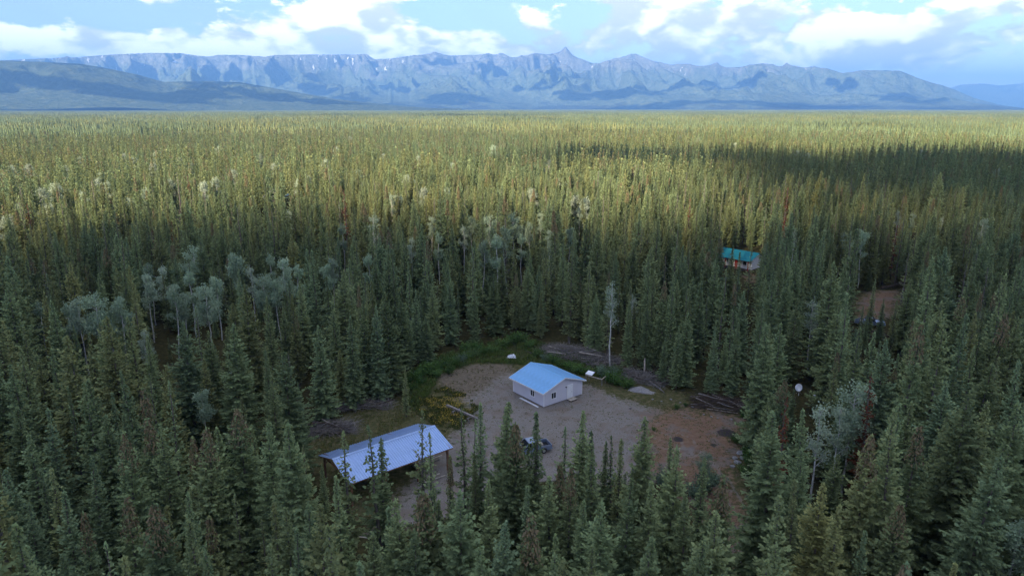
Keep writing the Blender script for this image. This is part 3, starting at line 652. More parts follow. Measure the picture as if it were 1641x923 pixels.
for (u, v, h, fi) in A_NEAR + A_MID + A_RIGHT:
    y_ = at(u, v, h)[1]; px_ = F / math.hypot(y_, CAMH)
    o_ = np.array([(u + a_ * px_, v + b_ * px_) for a_, b_ in ((0, 0.5), (-0.9, 1.8), (0.9, 1.8), (0, 3), (0, 4.4))])
    OPTS = np.concatenate([OPTS, o_]); OPD = np.concatenate([OPD, np.full(len(o_), y_ - 1.5)])
FOOT = [gp([(395, 300), (480, 300), (480, 340), (395, 340)], 0)]
rng = np.random.default_rng(42)
trees = []                             # x, y, h, form index, cones
for (u, v, h, sty, hue, cn) in HERO:
    for k_ in [1.22, 1.15, 1.08, 1.3, 1.0, 1.38, 0.93, 0.86, 0.8, 0.72, 0.65] if h > 9.5 else [1.0, 0.9, 1.1, 0.8, 1.2]:
        p = at(u, v, h * k_)           # height in the range seen, standing clear of the open ground
        if sdist(CLEAR, p[0], p[1]) < -0.9 and sdist(DIRT2, p[0], p[1]) < -0.5: break
    h = h * k_
    x, y = p[0], p[1]
    fi = min(STY[sty], key=lambda i: abs(FORMS[i]['hue'] - hue) + rng.uniform(0, 0.05))
    trees.append((x, y, h, fi, cn, 1))
hx = np.array([t[0] for t in trees]); hy = np.array([t[1] for t in trees])
# jittered scatter out to 270 m
sp = 3.7
gxx, gyy = np.meshgrid(np.arange(-330, 330, sp), np.arange(14, 300, sp))
sx_ = gxx.ravel() + rng.uniform(-1.7, 1.7, gxx.size); sy_ = gyy.ravel() + rng.uniform(-1.7, 1.7, gxx.size)
stand = fbm(sx_ / 26, sy_ / 26, 61, 3)
keep = (np.abs(sx_) < sy_ * 0.98 + 24) & (np.hypot(sx_, sy_) < 300) & (rng.uniform(0, 1, sx_.size) < 0.70 + 0.5 * (stand - 0.3))
keep &= (sdist(CLEAR, sx_, sy_) < -1.2) & (sdist(DIRT2, sx_, sy_) < -0.6) & (sdist(DIRT3, sx_, sy_) < -0.3)
sx_, sy_, stand = sx_[keep], sy_[keep], stand[keep]
d2 = np.min((sx_[:, None] - hx) ** 2 + (sy_[:, None] - hy) ** 2, axis=1)
k_ = d2 > 2.1 ** 2; sx_, sy_, stand = sx_[k_], sy_[k_], stand[k_]
sh = np.clip(rng.normal(15.2, 3.0, sx_.size) + (stand - 0.5) * 7, 5, 22)
sh = np.where(rng.uniform(0, 1, sx_.size) < 0.10, rng.uniform(4, 10, sx_.size), sh)
edge_d = sdist(CLEAR, sx_, sy_)
ru = rng.uniform(0, 1, sx_.size)
sty_i = np.where(ru < 0.17, 0, np.where(ru < 0.56, 1, np.where(ru < 0.89, 2, 3)))
radf = np.array([2.3, 1.75, 1.2, 1.0])[sty_i] / 14 * sh * 0.95
tu, tv = proj(sx_, sy_, sh); bu, bv = proj(sx_, sy_, np.zeros_like(sh)); rp = radf / np.hypot(sy_, CAMH) * F
hide = np.zeros(sx_.size, bool)
for (pu, pv), pd in zip(OPTS, OPD):
    f = (pv - tv) / np.maximum(bv - tv, 1)
    hw = rp * np.clip(f * 1.1, 0, 1) + 2
    hide |= (f > -0.02) & (f < 1.0) & (np.abs(pu - (tu + (bu - tu) * f)) < hw) & (sy_ < pd + 1)
# in the nearest band the measured trees already make the front rows: keep scattered ones low there
k_ = ~hide
sx_, sy_, sh, sty_i = sx_[k_], sy_[k_], sh[k_], sty_i[k_]
names4 = ['full', 'medium', 'narrow', 'thin']
huebias = fbm(sx_ / 40, sy_ / 40, 77, 2)
for x, y, h, s, hb_ in zip(sx_, sy_, sh, sty_i, huebias):
    c = STY[names4[s]]
    hue = np.clip(rng.normal(0.22 + 0.55 * hb_, 0.2), 0, 1)
    fi = min(c, key=lambda i: abs(FORMS[i]['hue'] - hue) + rng.uniform(0, 0.15))
    q_ = rng.uniform()
    if y > 70 and q_ < 0.035: fi = STY['dead'][0] if q_ < 0.008 else STY['snag'][0]
    trees.append((x, y, h, fi, 1 if (rng.uniform() < 0.10 and h > 10) else 0, 0))
T = np.array(trees)
tu, tv = proj(T[:, 0], T[:, 1], T[:, 2]); bu, bv = proj(T[:, 0], T[:, 1], 0 * T[:, 2])
rp = T[:, 2] / np.hypot(T[:, 1], CAMH - 7) * F
inframe = (tu > -25) & (tu < 1666) & (tv < 930) & (T[:, 1] > 20)
score = np.where(inframe, np.minimum(bv, 923) - tv, 0) * (1 + 0.6 * T[:, 5])
score = score * np.where(T[:, 5] > 0, 1.6, 1)
order = np.argsort(-score)
single = np.zeros(len(T), bool); single[order[:300]] = True; single &= score > 0

def style_words(f, h, cn):
    hue = f['hue']
    c = 'blue-green' if hue < 0.15 else 'dark green' if hue < 0.36 else 'green' if hue < 0.52 else 'olive' if hue < 0.75 else 'yellowish'
    s = {'full': 'broad', 'medium': 'mid-width', 'narrow': 'narrow', 'thin': 'sparse', 'dead': 'dead', 'snag': 'bare'}[f['style']]
    if f['style'] == 'dead': return 'dead rust-brown spruce'
    if f['style'] == 'snag': return 'bare grey dead spruce'
    return ('young ' if h < 8.5 else '') + ('cone-topped ' if cn else '') + s + ' ' + c + ' spruce'
def zone(x, y, u, v):
    if y < 62:
        row = 'nearest row'; w_ = ((270, 'far below the shed'), (520, 'left of open shed'), (790, 'before the open shed'), (1010, 'before the pickup'), (1205, 'before the dirt yard'), (1420, 'right of the driveway'), (9999, 'by lower right corner'))
    elif y < 92:
        row = 'second row'; w_ = ((180, 'at left edge'), (420, 'left of open shed'), (780, 'around the open shed'), (1205, 'around the yard'), (1420, 'below the satellite dish'), (9999, 'at right edge'))
    else:
        row = 'back row'; w_ = ((250, 'among the left aspens'), (500, 'behind the left aspens'), (700, 'behind the open shed'), (900, 'behind the grassy bank'), (1110, 'behind the brush pile'), (1300, 'behind the dirt yard'), (1460, 'near far dirt patch'), (9999, 'on the right side'))
    return row, next(t for lim, t in w_ if u < lim)
zones = {}
for i in np.nonzero(single)[0]:
    zones.setdefault(zone(T[i, 0], T[i, 1], tu[i], tv[i]), []).append(i)
for (row, w_), ids in zones.items():
    ids.sort(key=lambda i: tu[i])
    for n_, i in enumerate(ids):
        x, y, h, fi, cn, hero = T[i]; f = FORMS[int(fi)]; cn = int(cn) if f['cones'] else 0
        s = h / f['h']
        o = empty('spruce_tree', (x, y, float(gz(x, y))), rng.uniform(0, 6.28)); wd = rng.uniform(0.82, 1.16); o.rotation_euler = (rng.normal(0, 0.022), rng.normal(0, 0.022), rng.uniform(0, 6.28))
        o.scale = (s ** 0.9 * wd, s ** 0.9 * wd, s)
        link('trunk', f['trunk'], o); cr = link('crown', f['crown'], o)
        if cn: link('cone_cluster', f['cones'], cr)['kind'] = 'stuff'
        tag(o, f"{style_words(f, h, cn)}, {ORD[n_]} from left in {row} {w_}", 'spruce tree', 'spruces near the clearing')

# the rest of the forest: one object, nearer trees singly, farther ones as stands of simpler trees
def far_tree(h, R, hue, seed, lv, nb):
    rng = np.random.default_rng(seed); V = []; Fc = []; H = []; b = 0
    for l in range(lv):
        zb = h * (0.06 + 0.94 * l / lv); zt = min(h, zb + h * 1.75 / lv)
        r = R * ((h - zb) / h) ** 0.85 * rng.uniform(0.8, 1.15)
        a = np.linspace(0, 6.283, nb, endpoint=False) + rng.uniform(0, 6)
        rr = r * np.where(np.arange(nb) % 2, 0.55, 1.0) * rng.uniform(0.7, 1.2, nb)
        V += [(math.cos(q) * p, math.sin(q) * p, zb - 0.10 * p + rng.uniform(-.2, .2)) for q, p in zip(a, rr)] + [(0, 0, zt)]
        Fc += [(b + j, b + (j + 1) % nb, b + nb) for j in range(nb)]
        H += [0.15] * nb + [0.0]; b += nb + 1
    return np.array(V), np.array(Fc), np.array(H)
protos = bpy.data.collections.new('tree_forms')
def proto(name, me):
    o = bpy.data.objects.new(name, me); protos.objects.link(o)
def joined(f, cones):
    V, Fc, hue, tip, mi = [], [], [], [], []; b = 0
    parts = [(f['crown'], 0), (f['trunk'], 1)] + ([(f['cones'], 2)] if cones else [])
    for me, k in parts:
        n = len(me.vertices); co = np.empty(n * 3, np.float32); me.vertices.foreach_get('co', co)
        me.calc_loop_triangles(); tr = np.empty(len(me.loop_triangles) * 3, np.int32); me.loop_triangles.foreach_get('vertices', tr)
        V.append(co.reshape(-1, 3)); Fc.append(tr.reshape(-1, 3) + b); mi.append(np.full(len(tr) // 3, k)); b += n
        if k == 0:
            t = np.empty(n, np.float32); me.attributes['tip'].data.foreach_get('value', t); tip.append(t); hue.append(np.full(n, f['hue']))
        else: tip.append(np.zeros(n)); hue.append(np.zeros(n))
    return mesh_np('tree', np.concatenate(V), np.concatenate(Fc), [{'dead': 'dead_needle', 'snag': 'grey_wood'}.get(f['style'], 'spruce'), 'spruce_bark', 'cone_brown'], {'hue': np.concatenate(hue), 'tip': np.concatenate(tip)}, np.concatenate(mi))
NP = 0
pidx = {}
for i, f in enumerate(FORMS):
    for c in (0, 1):
        if c and not f['cones']: continue
        proto('p%03d' % NP, joined(f, c)); pidx[(i, c)] = NP; NP += 1
mid0 = NP                              # mid-distance trees
mrng = np.random.default_rng(8)
MIDN = 14
for q in range(MIDN):
    R = mrng.uniform(1.15, 2.1); hue = float(np.clip(0.08 + 0.75 * q / MIDN + mrng.normal(0, 0.05), 0, 1))
    V, tri, tp = spruce_arrays(14, R, 700 + q, step=0.55, nper=5, tw=0.42, wq=0.22, rag=0.3)
    mi = np.zeros(len(tri), int)
    if q % 3 == 0: mi[(V[tri[:, 0], 2] > 11.2) & (mrng.uniform(0, 1, len(tri)) < 0.5)] = 1
    proto('p%03d' % NP, mesh_np('tree', V, tri, ['spruce', 'cone_brown'], {'hue': np.full(len(V), hue), 'tip': tp}, mi)); NP += 1
far0 = NP
def standm(size, n, lv, nb, seed, hmean=0.35):
    r = np.random.default_rng(seed); V, Fc, hu, tp = [], [], [], []; b = 0
    lib = [far_tree(15, r.uniform(1.4, 2.3), 0, seed + 50 + j, lv, nb) for j in range(8)]
    a = r.uniform(-size / 2, size / 2, (n, 2)); hbase = fbm(a[:, 0] / (size / 3) + seed, a[:, 1] / (size / 3), seed, 2)
    for j in range(n):
        v, f, h = lib[j % 8]; s = np.clip(r.normal(0.95, 0.27), 0.35, 1.6); q = r.uniform(0, 6.28)
        c_, s_ = math.cos(q), math.sin(q)
        x = (v[:, 0] * c_ - v[:, 1] * s_) * s ** 0.7 + a[j, 0]; y = (v[:, 0] * s_ + v[:, 1] * c_) * s ** 0.7 + a[j, 1]
        V.append(np.stack([x, y, v[:, 2] * s], 1)); Fc.append(f + b); b += len(v)
        hu.append(np.full(len(v), np.clip(r.normal(hmean - 0.15 + 0.35 * hbase[j], 0.20), 0, 1))); tp.append(h * r.uniform(0.6, 1.4))
    return mesh_np('stand', np.concatenate(V), np.concatenate(Fc), 'spruce', {'hue': np.concatenate(hu), 'tip': np.concatenate(tp)})
for q in range(4): proto('p%03d' % NP, standm(44, 84, 8, 7, 20 + q, 0.12 + 0.17 * q)); NP += 1
far1 = NP
for q in range(4): proto('p%03d' % NP, standm(130, 430, 3, 5, 60 + q, 0.12 + 0.15 * q)); NP += 1
IP, II, IR, IS = [], [], [], []
for i in np.nonzero(~single)[0]:
    x, y, h, fi, cn, hero = T[i]; f = FORMS[int(fi)]; s = h / f['h']
    IP.append((x, y, float(gz(x, y)))); II.append(pidx[(int(fi), int(cn) if f['cones'] else 0)]); IR.append(rng.uniform(0, 6.28)); IS.append((s ** 0.9, s ** 0.9, s))
def wedge(x, y, lim): return np.abs(x) < y * lim + 30
HOUSE = np.array([-98.0, 284.0])
sp = 3.8
gxx, gyy = np.meshgrid(np.arange(-900, 900, sp), np.arange(100, 900, sp))
x = gxx.ravel() + rng.uniform(-1.8, 1.8, gxx.size); y = gyy.ravel() + rng.uniform(-1.8, 1.8, gxx.size); r = np.hypot(x, y)
kp = wedge(x, y, 0.95) & (r >= 300) & (r < 880) & (rng.uniform(0, 1, x.size) < 0.24 + 0.75 * fbm(x / 60, y / 60, 91, 3)) & (np.hypot(x - HOUSE[0], y - HOUSE[1]) > 9)
x, y = x[kp], y[kp]; h = np.clip(rng.normal(14.4, 4.0, x.size) + (fbm(x / 45, y / 45, 92, 2) - 0.5) * 8, 5, 22); s = h / 14
n = x.size
IP += list(np.stack([x, y, np.full(n, -0.3)], 1)); II += list(mid0 + np.clip((MIDN * (0.5 + 1.6 * (fbm(x / 70, y / 70, 93, 3) - 0.5)) + rng.normal(0, 3.4, n)), 0, MIDN - 1).astype(int)); IR += list(rng.uniform(0, 6.28, n)); IS += list(np.stack([s ** 0.9, s ** 0.9, s], 1))
for (r0, r1, step, f0) in ((860, 2500, 38, far0), (2450, 12500, 112, far1)):
    gxx, gyy = np.meshgrid(np.arange(-r1, r1, step), np.arange(300, r1, step))
    x = gxx.ravel() + rng.uniform(-step * .2, step * .2, gxx.size); y = gyy.ravel() + rng.uniform(-step * .2, step * .2, gxx.size); r = np.hypot(x, y)
    kp = wedge(x, y, 0.92) & (r >= r0) & (r < r1)
    x, y = x[kp], y[kp]; n = x.size
    s = 0.62 + 0.75 * fbm(x / (step * 3), y / (step * 3), 95, 3)
    IP += list(np.stack([x, y, np.full(n, -0.3)], 1)); II += list(f0 + np.clip(4 * (0.5 + 1.7 * (fbm(x / 260, y / 260, 97, 3) - 0.5)) + rng.normal(0, 0.7, n), 0, 3).astype(int)); IR += list(rng.uniform(0, 6.28, n)); IS += list(np.stack([np.ones(n), np.ones(n), s], 1))
fm = bpy.data.meshes.new('spruce_forest'); fm.vertices.add(len(IP)); fm.vertices.foreach_set('co', np.asarray(IP, np.float32).ravel())
a_ = fm.attributes.new('which', 'INT', 'POINT'); a_.data.foreach_set('value', np.asarray(II, np.int32))
a_ = fm.attributes.new('turn', 'FLOAT_VECTOR', 'POINT'); a_.data.foreach_set('vector', np.stack([np.zeros(len(IR)), np.zeros(len(IR)), np.array(IR)], 1).astype(np.float32).ravel())
a_ = fm.attributes.new('size', 'FLOAT_VECTOR', 'POINT'); a_.data.foreach_set('vector', np.asarray(IS, np.float32).ravel())
for m_ in ('spruce', 'spruce_bark', 'cone_brown'): fm.materials.append(MATS[m_])
forest = link('spruce_forest', fm); forest['kind'] = 'stuff'; forest['label'] = 'dense spruce forest stretching to the mountains'
ng = bpy.data.node_groups.new('scatter', 'GeometryNodeTree')
ng.interface.new_socket('Geometry', in_out='INPUT', socket_type='NodeSocketGeometry'); ng.interface.new_socket('Geometry', in_out='OUTPUT', socket_type='NodeSocketGeometry')
gi = ng.nodes.new('NodeGroupInput'); go = ng.nodes.new('NodeGroupOutput'); iop = ng.nodes.new('GeometryNodeInstanceOnPoints')
ci = ng.nodes.new('GeometryNodeCollectionInfo'); ci.inputs['Collection'].default_value = protos; ci.inputs['Separate Children'].default_value = True; ci.inputs['Reset Children'].default_value = True
def na(name, dt):
    n_ = ng.nodes.new('GeometryNodeInputNamedAttribute'); n_.data_type = dt; n_.inputs['Name'].default_value = name; return n_.outputs['Attribute']
L_ = ng.links.new
L_(gi.outputs[0], iop.inputs['Points']); L_(ci.outputs[0], iop.inputs['Instance']); iop.inputs['Pick Instance'].default_value = True
L_(na('which', 'INT'), iop.inputs['Instance Index']); L_(na('turn', 'FLOAT_VECTOR'), iop.inputs['Rotation']); L_(na('size', 'FLOAT_VECTOR'), iop.inputs['Scale'])
L_(iop.outputs[0], go.inputs[0])
md = forest.modifiers.new('scatter', 'NODES'); md.node_group = ng

# ------------------------------------------------------------------ aspens
def aspen_form(seed, h, cr, leaves, bare=0.5, limbs=10, hue=0.4):
    r = np.random.default_rng(seed); mb = MB()
    zz = np.linspace(-0.2, h * 0.96, 8); off = np.cumsum(r.normal(0, 0.10, (8, 2)), 0); off[0] = 0
    px = lambda z: np.array([np.interp(z, zz, off[:, 0]), np.interp(z, zz, off[:, 1]), z])
    rad = [0.115 * (1 - 0.88 * max(0, z) / h) + 0.012 for z in zz]
    mb.tube([(off[i][0], off[i][1], z) for i, z in enumerate(zz)], rad, 7)
    ends = [px(h * 0.97)]
    for q in range(limbs):
        z = h * r.uniform(bare, 0.93); a = r.uniform(0, 6.28); l = cr * r.uniform(0.5, 1.0) * (1.15 - 0.6 * (z / h - bare) / (1 - bare))
        p0 = px(z); p1 = p0 + np.array([math.cos(a) * l * 0.5, math.sin(a) * l * 0.5, l * 0.6]); p2 = p1 + np.array([math.cos(a + r.normal(0, .4)) * l * 0.45, math.sin(a + r.normal(0, .4)) * l * 0.45, l * r.uniform(0.2, 0.6)])
        mb.tube([p0, p1, p2], [0.05, 0.03, 0.012], 4)
        ends += [p1, p2, 0.5 * (p1 + p2)]
        for _ in range(2):
            b = r.uniform(0, 6.28); l2 = l * r.uniform(0.3, 0.6); p3 = p1 + np.array([math.cos(b) * l2, math.sin(b) * l2, l2 * r.uniform(0.1, 0.8)])
            mb.tube([p1, p3], [0.022, 0.008], 3); ends.append(p3)
    for q in range(5):                                     # dead stubs below the crown
        z = h * r.uniform(0.25, bare); a = r.uniform(0, 6.28); l = r.uniform(0.3, 0.9); p0 = px(z)
        mb.tube([p0, p0 + np.array([math.cos(a) * l, math.sin(a) * l, l * 0.3])], [0.02, 0.006], 3)
    trunk = mb.mesh('aspen_trunk', 'aspen_bark')
    E_ = np.array(ends); n = leaves * 2
    wts = r.uniform(0.3, 1.0, len(E_)); c = r.choice(len(E_), n, p=wts / wts.sum())
    P = E_[c] + r.normal(0, 1, (n, 3)) * np.array([0.27, 0.27, 0.30]) * (cr / 1.7)
    D = unit(r.normal(0, 1, (n, 3)) + np.array([0, 0, -0.3])); W = unit(np.cross(D, r.normal(0, 1, (n, 3)))) * 0.09
    V, tri = quadcloud(P, D, W, r.uniform(0.14, 0.25, n), r)
    tip = np.repeat(np.clip((P[:, 2] - P[:, 2].min()) / np.ptp(P[:, 2]) * 0.6 + r.uniform(0, 0.5, n), 0, 1), 5)
    return dict(h=h, trunk=trunk, crown=mesh_np('aspen_crown', V, tri, 'aspen_leaf', {'hue': np.full(len(V), hue), 'tip': tip}))
ASP = [aspen_form(30 + q, 14, c, n, b, l, hu) for q, (c, n, b, l, hu) in enumerate(((1.7, 1700, 0.48, 16, 0.4), (1.5, 1350, 0.46, 15, 0.6), (2.0, 2100, 0.46, 18, 0.5), (1.3, 1100, 0.45, 14, 0.3), (1.6, 560, 0.46, 14, 0.7), (1.5, 260, 0.45, 12, 0.8), (1.8, 1700, 0.48, 15, 0.9)))]
for lst, wh, gname in ((A_NEAR, 'in the leafy stand on the left', 'aspens left of the clearing'), (A_MID, 'in the aspen clump behind the cabin', 'aspens behind the cabin'), (A_RIGHT, 'among the spruces right of the cabin', 'aspens right of the cabin'), (A_FAR, 'in the sunlit forest far behind', 'far sunlit aspens')):
    for n_, (u, v, h, fi) in enumerate(sorted(lst)):
        h = h + (3.5 if lst is A_FAR else 0); p = at(u, v, h); f = ASP[fi]; s = h / f['h']
        o = empty('aspen_tree', (p[0], p[1], float(gz(p[0], p[1]))), rng.uniform(0, 6.28)); q_ = 1.45 if lst is A_FAR else 1.12; o.scale = (s * q_, s * q_, s)
        link('trunk', f['trunk'], o); link('crown', f['crown'], o)['kind'] = 'stuff'
        tag(o, ('nearly bare pale aspen' if fi == 5 else 'sparse grey-green aspen' if fi == 4 else 'leafy grey-green aspen') + f", {ORD[n_]} from left {wh}", 'aspen tree', gname)

# ------------------------------------------------------------------ metal roofs
def sheet_mesh(name, wd, ln, rib, nrib, m):
    """a ribbed metal roof sheet: x across, y down the slope, closed with a 6 mm thickness"""
    prof = []
    for q in range(nrib):
        c = (q + 0.5) * wd / nrib
        prof += [(c - 0.055, 0), (c - 0.025, rib), (c + 0.025, rib), (c + 0.055, 0)]
    prof = [(0, 0)] + prof + [(wd, 0)]
    poly = [(x, 0, z) for x, z in prof] + [(x, 0, z - 0.008) for x, z in prof[::-1]]
    mb = MB(); n = len(prof)
    V = [(x, 0, z) for x, z in prof] + [(x, ln, z) for x, z in prof] + [(x, 0, z - 0.008) for x, z in prof] + [(x, ln, z - 0.008) for x, z in prof]
    Fs = []
    for j in range(n - 1):
        Fs += [(j, j + 1, n + j + 1, n + j), (2 * n + j, 3 * n + j, 3 * n + j + 1, 2 * n + j + 1), (j, 2 * n + j, 2 * n + j + 1, j + 1), (n + j, n + j + 1, 3 * n + j + 1, 3 * n + j)]
    Fs += [(0, n, 3 * n, 2 * n), (n - 1, 3 * n - 1, 4 * n - 1, 2 * n - 1)]
    return mb.add(V, Fs).mesh(name, m)
def roof_slope(parent, m, x0, x1, yr, zr, ye, ze, n, rib, nrib):
    """sheets side by side from the ridge (yr, zr) down to the eave (ye, ze)"""
    ln = math.hypot(ye - yr, ze - zr); wd = (x1 - x0) / n
    me = sheet_mesh('roof_sheet', wd, ln, rib, nrib, m)
    sgn = 1 if ye > yr else -1
    for q in range(n):
        o = link('roof_sheet', me, parent)
        d = Vector((0, ye - yr, ze - zr)).normalized(); xx = Vector((sgn, 0, 0)); zz = xx.cross(d)
        M = Matrix((xx, d, zz)).transposed().to_4x4()
        M.translation = Vector((x0 + q * wd + (0 if sgn > 0 else wd), yr, zr))
        o.matrix_local = M
def window(parent, cx, cz, w_, h_, axis, face, outd, name='window'):
    """axis 'x': window lies in a wall whose face is y = face; outd = -1 / +1 direction out of the wall"""
    def bx(a0, a1, z0, z1, d0, d1, nm, m, par):
        lo, hi = sorted((face + outd * d0, face + outd * d1))
        mb = MB()
        if axis == 'x': mb.box(a0, a1, lo, hi, z0, z1)
        else: mb.box(lo, hi, a0, a1, z0, z1)
        return mb.build(nm, m, par)
    t = 0.09
    back = bx(cx - w_ / 2 + 0.02, cx + w_ / 2 - 0.02, cz - h_ / 2 + 0.02, cz + h_ / 2 - 0.02, -0.03, 0.012, name, 'black_plastic', parent)
    for s0, s1 in ((cx - w_ / 2 + t, cx - 0.03), (cx + 0.03, cx + w_ / 2 - t)):
        bx(s0, s1, cz - h_ / 2 + t, cz + h_ / 2 - t, 0.014, 0.022, 'pane', 'dark_glass', back)
    for a0, a1, z0, z1 in ((cx - w_ / 2, cx - w_ / 2 + t, cz - h_ / 2, cz + h_ / 2), (cx + w_ / 2 - t, cx + w_ / 2, cz - h_ / 2, cz + h_ / 2), (cx - w_ / 2 + t, cx + w_ / 2 - t, cz - h_ / 2, cz - h_ / 2 + t), (cx - w_ / 2 + t, cx + w_ / 2 - t, cz + h_ / 2 - t, cz + h_ / 2), (cx - 0.03, cx + 0.03, cz - h_ / 2 + t, cz + h_ / 2 - t)):
        bx(a0, a1, z0, z1, 0.0, 0.05, 'frame', 'white_trim', back)
    return back

# ------------------------------------------------------------------ cabin with sky-tinted metal roof
RZ = math.atan2(0.617, 0.787)
cabin = empty('cabin', (4.62, 91.51, 0.0), RZ)
tag(cabin, 'small pale cabin with sky-tinted metal roof standing on the gravel yard', 'cabin')
CW, CL, WE, ZR, Z0 = 7.6, 7.2, 2.45, 3.78, 0.10
pent = lambda y: [(0.0, y, Z0), (CW, y, Z0), (CW, y, WE), (CW / 2, y, ZR - 0.06), (0.0, y, WE)]
MB().prism(pent(0.0), (0, 0.15, 0)).build('wall', 'siding', cabin)
MB().prism(pent(CL - 0.15), (0, 0.15, 0)).build('wall', 'siding', cabin)
MB().box(0, 0.15, 0.15, CL - 0.15, Z0, WE).build('wall', 'siding', cabin)
MB().box(CW - 0.15, CW, 0.15, CL - 0.15, Z0, WE).build('wall', 'siding', cabin)
MB().box(0.06, CW - 0.06, 0.06, CL - 0.06, -0.25, Z0 - 0.002).build('skid_base', 'dark_wood', cabin)
for x in (-0.025, CW - 0.075):
    for y in (-0.025, CL - 0.075): MB().box(x, x + 0.10, y, y + 0.10, Z0, WE - 0.05).build('corner_trim', 'white_trim', cabin)
# lap siding courses on the two walls in view
for q in range(11):
    z = Z0 + 0.03 + q * 0.205
    MB().add([(0.08, -0.004, z), (CW - 0.08, -0.004, z), (CW - 0.08, -0.016, z), (0.08, -0.016, z), (0.08, -0.004, z + 0.19), (CW - 0.08, -0.004, z + 0.19)], [(0, 1, 2, 3), (3, 2, 5, 4), (0, 3, 4), (1, 5, 2), (0, 4, 5, 1)]).build('siding_board', 'siding', cabin)
    MB().add([(-0.004, CL - 0.08, z), (-0.004, 0.08, z), (-0.016, 0.08, z), (-0.016, CL - 0.08, z), (-0.004, CL - 0.08, z + 0.19), (-0.004, 0.08, z + 0.19)], [(0, 1, 2, 3), (3, 2, 5, 4), (0, 3, 4), (1, 5, 2), (0, 4, 5, 1)]).build('siding_board', 'siding', cabin)
roof = MB().box(CW / 2 - 0.04, CW / 2 + 0.04, -0.35, CL + 0.35, ZR - 0.22, ZR - 0.03).build('roof', 'timber', cabin)
OV = 0.5; sl = (ZR - WE) / (CW / 2); ze = WE - OV * sl + 0.10
# the ridge runs along local y: build the slopes in a frame turned by 90 degrees
turn = empty('roof_frame'); turn.parent = cabin
def slopes(parent_obj, m, length, half, zr, zeave, over, n, rib, nrib, ox=0.0, oy=0.0, swap=False):
    for sgn in (-1, 1):
        ln = math.hypot(half, zeave - zr); wd = (length + 2 * over) / n
        me = sheet_mesh('roof_sheet', wd, ln, rib, nrib, m)
        for q in range(n):
            o = link('roof_sheet', me, parent_obj)
            if swap:   # ridge along y
                d = Vector((sgn * half, 0, zeave - zr)).normalized(); along = Vector((0, -sgn, 0))
                start = Vector((ox, oy - over + q * wd + (wd if sgn > 0 else 0), zr))
            else:
                d = Vector((0, sgn * half, zeave - zr)).normalized(); along = Vector((sgn, 0, 0))
                start = Vector((ox - over + q * wd + (0 if sgn > 0 else wd), oy, zr))
            zz = along.cross(d)
            M = Matrix((along, d, zz)).transposed().to_4x4(); M.translation = start
            o.matrix_local = M
bpy.data.objects.remove(turn)
slopes(roof, 'sky_tinted_metal', CL, CW / 2 + OV, ZR + 0.05, ze, 0.42, 9, 0.026, 4, ox=CW / 2, oy=0.0, swap=True)
mb = MB()
for sgn in (-1, 1):
    d = Vector((sgn * (CW / 2 + OV), 0, ze - ZR - 0.05)).normalized()
    p = Vector((CW / 2, -0.43, ZR + 0.085)); q = p + d * 0.24
    mb.prism([p, q, q + Vector((0, 0, -0.02)), p + Vector((0, 0, -0.02))], (0, CL + 0.86, 0))
mb.build('ridge_cap', 'sky_blue_cap', roof)
for y in (-0.45, CL + 0.42):
    for sgn in (-1, 1):
        a = Vector((CW / 2, y, ZR + 0.05)); b = Vector((CW / 2 + sgn * (CW / 2 + OV), y, ze))
        MB().prism([a + Vector((0, 0, 0.015)), b + Vector((0, 0, 0.015)), b + Vector((0, 0, -0.16)), a + Vector((0, 0, -0.16))], (0, 0.03, 0)).build('fascia', 'white_trim', roof)
for sgn in (-1, 1):
    x = CW / 2 + sgn * (CW / 2 + OV)
    MB().box(min(x, x + sgn * 0.03), max(x, x + sgn * 0.03), -0.42, CL + 0.42, ze - 0.16, ze + 0.012).build('fascia', 'white_trim', roof)
    x1 = CW / 2 + sgn * (CW / 2 + 0.02)
    MB().box(min(x, x1), max(x, x1), -0.41, CL + 0.41, ze - 0.13, ze - 0.10).build('soffit', 'white_trim', roof)
window(cabin, 1.85, 1.42, 1.0, 1.05, 'x', -0.016, -1)
window(cabin, 2.55, 1.42, 1.0, 1.05, 'y', -0.016, -1)
door = MB().box(4.62, 5.54, -0.05, -0.004, Z0 + 0.06, Z0 + 2.10).build('door', 'white_paint', cabin)
for a in ((4.50, 4.62, Z0 + 0.02, Z0 + 2.22), (5.54, 5.66, Z0 + 0.02, Z0 + 2.22), (4.62, 5.54, Z0 + 2.10, Z0 + 2.22)):
    MB().box(a[0], a[1], -0.065, -0.002, a[2], a[3]).build('frame', 'white_trim', door)
for z in (Z0 + 0.35, Z0 + 1.25):
    for x in (4.74, 5.14): MB().box(x, x + 0.28, -0.062, -0.05, z, z + 0.65).build('panel', 'white_paint', door)
MB().tube([(5.42, -0.05, Z0 + 1.02), (5.42, -0.13, Z0 + 1.02)], [0.03, 0.04], 8).build('handle', 'black_plastic', door)
MB().box(4.20, 4.36, -0.16, -0.004, Z0 + 1.92, Z0 + 2.06).build('wall_lamp', 'black_plastic', cabin, bevel=0.02)
step = MB().box(4.45, 5.75, -1.00, -0.10, -0.10, 0.16).build('doorstep', 'dark_wood', cabin)
for q in range(6): MB().box(4.38, 5.82, -1.04 + q * 0.155, -1.04 + q * 0.155 + 0.145, 0.162, 0.20).build('plank', 'pale_wood', step)
gut = MB(); c1 = 0.06
gut.prism([(0, 0, 0), (0.22, 0, 0), (0.22, 0, 0.10), (0.20, 0, 0.10), (0.20, 0, 0.02), (0.02, 0, 0.02), (0.02, 0, 0.10), (0, 0, 0.10)], (0, 4.2, 0))
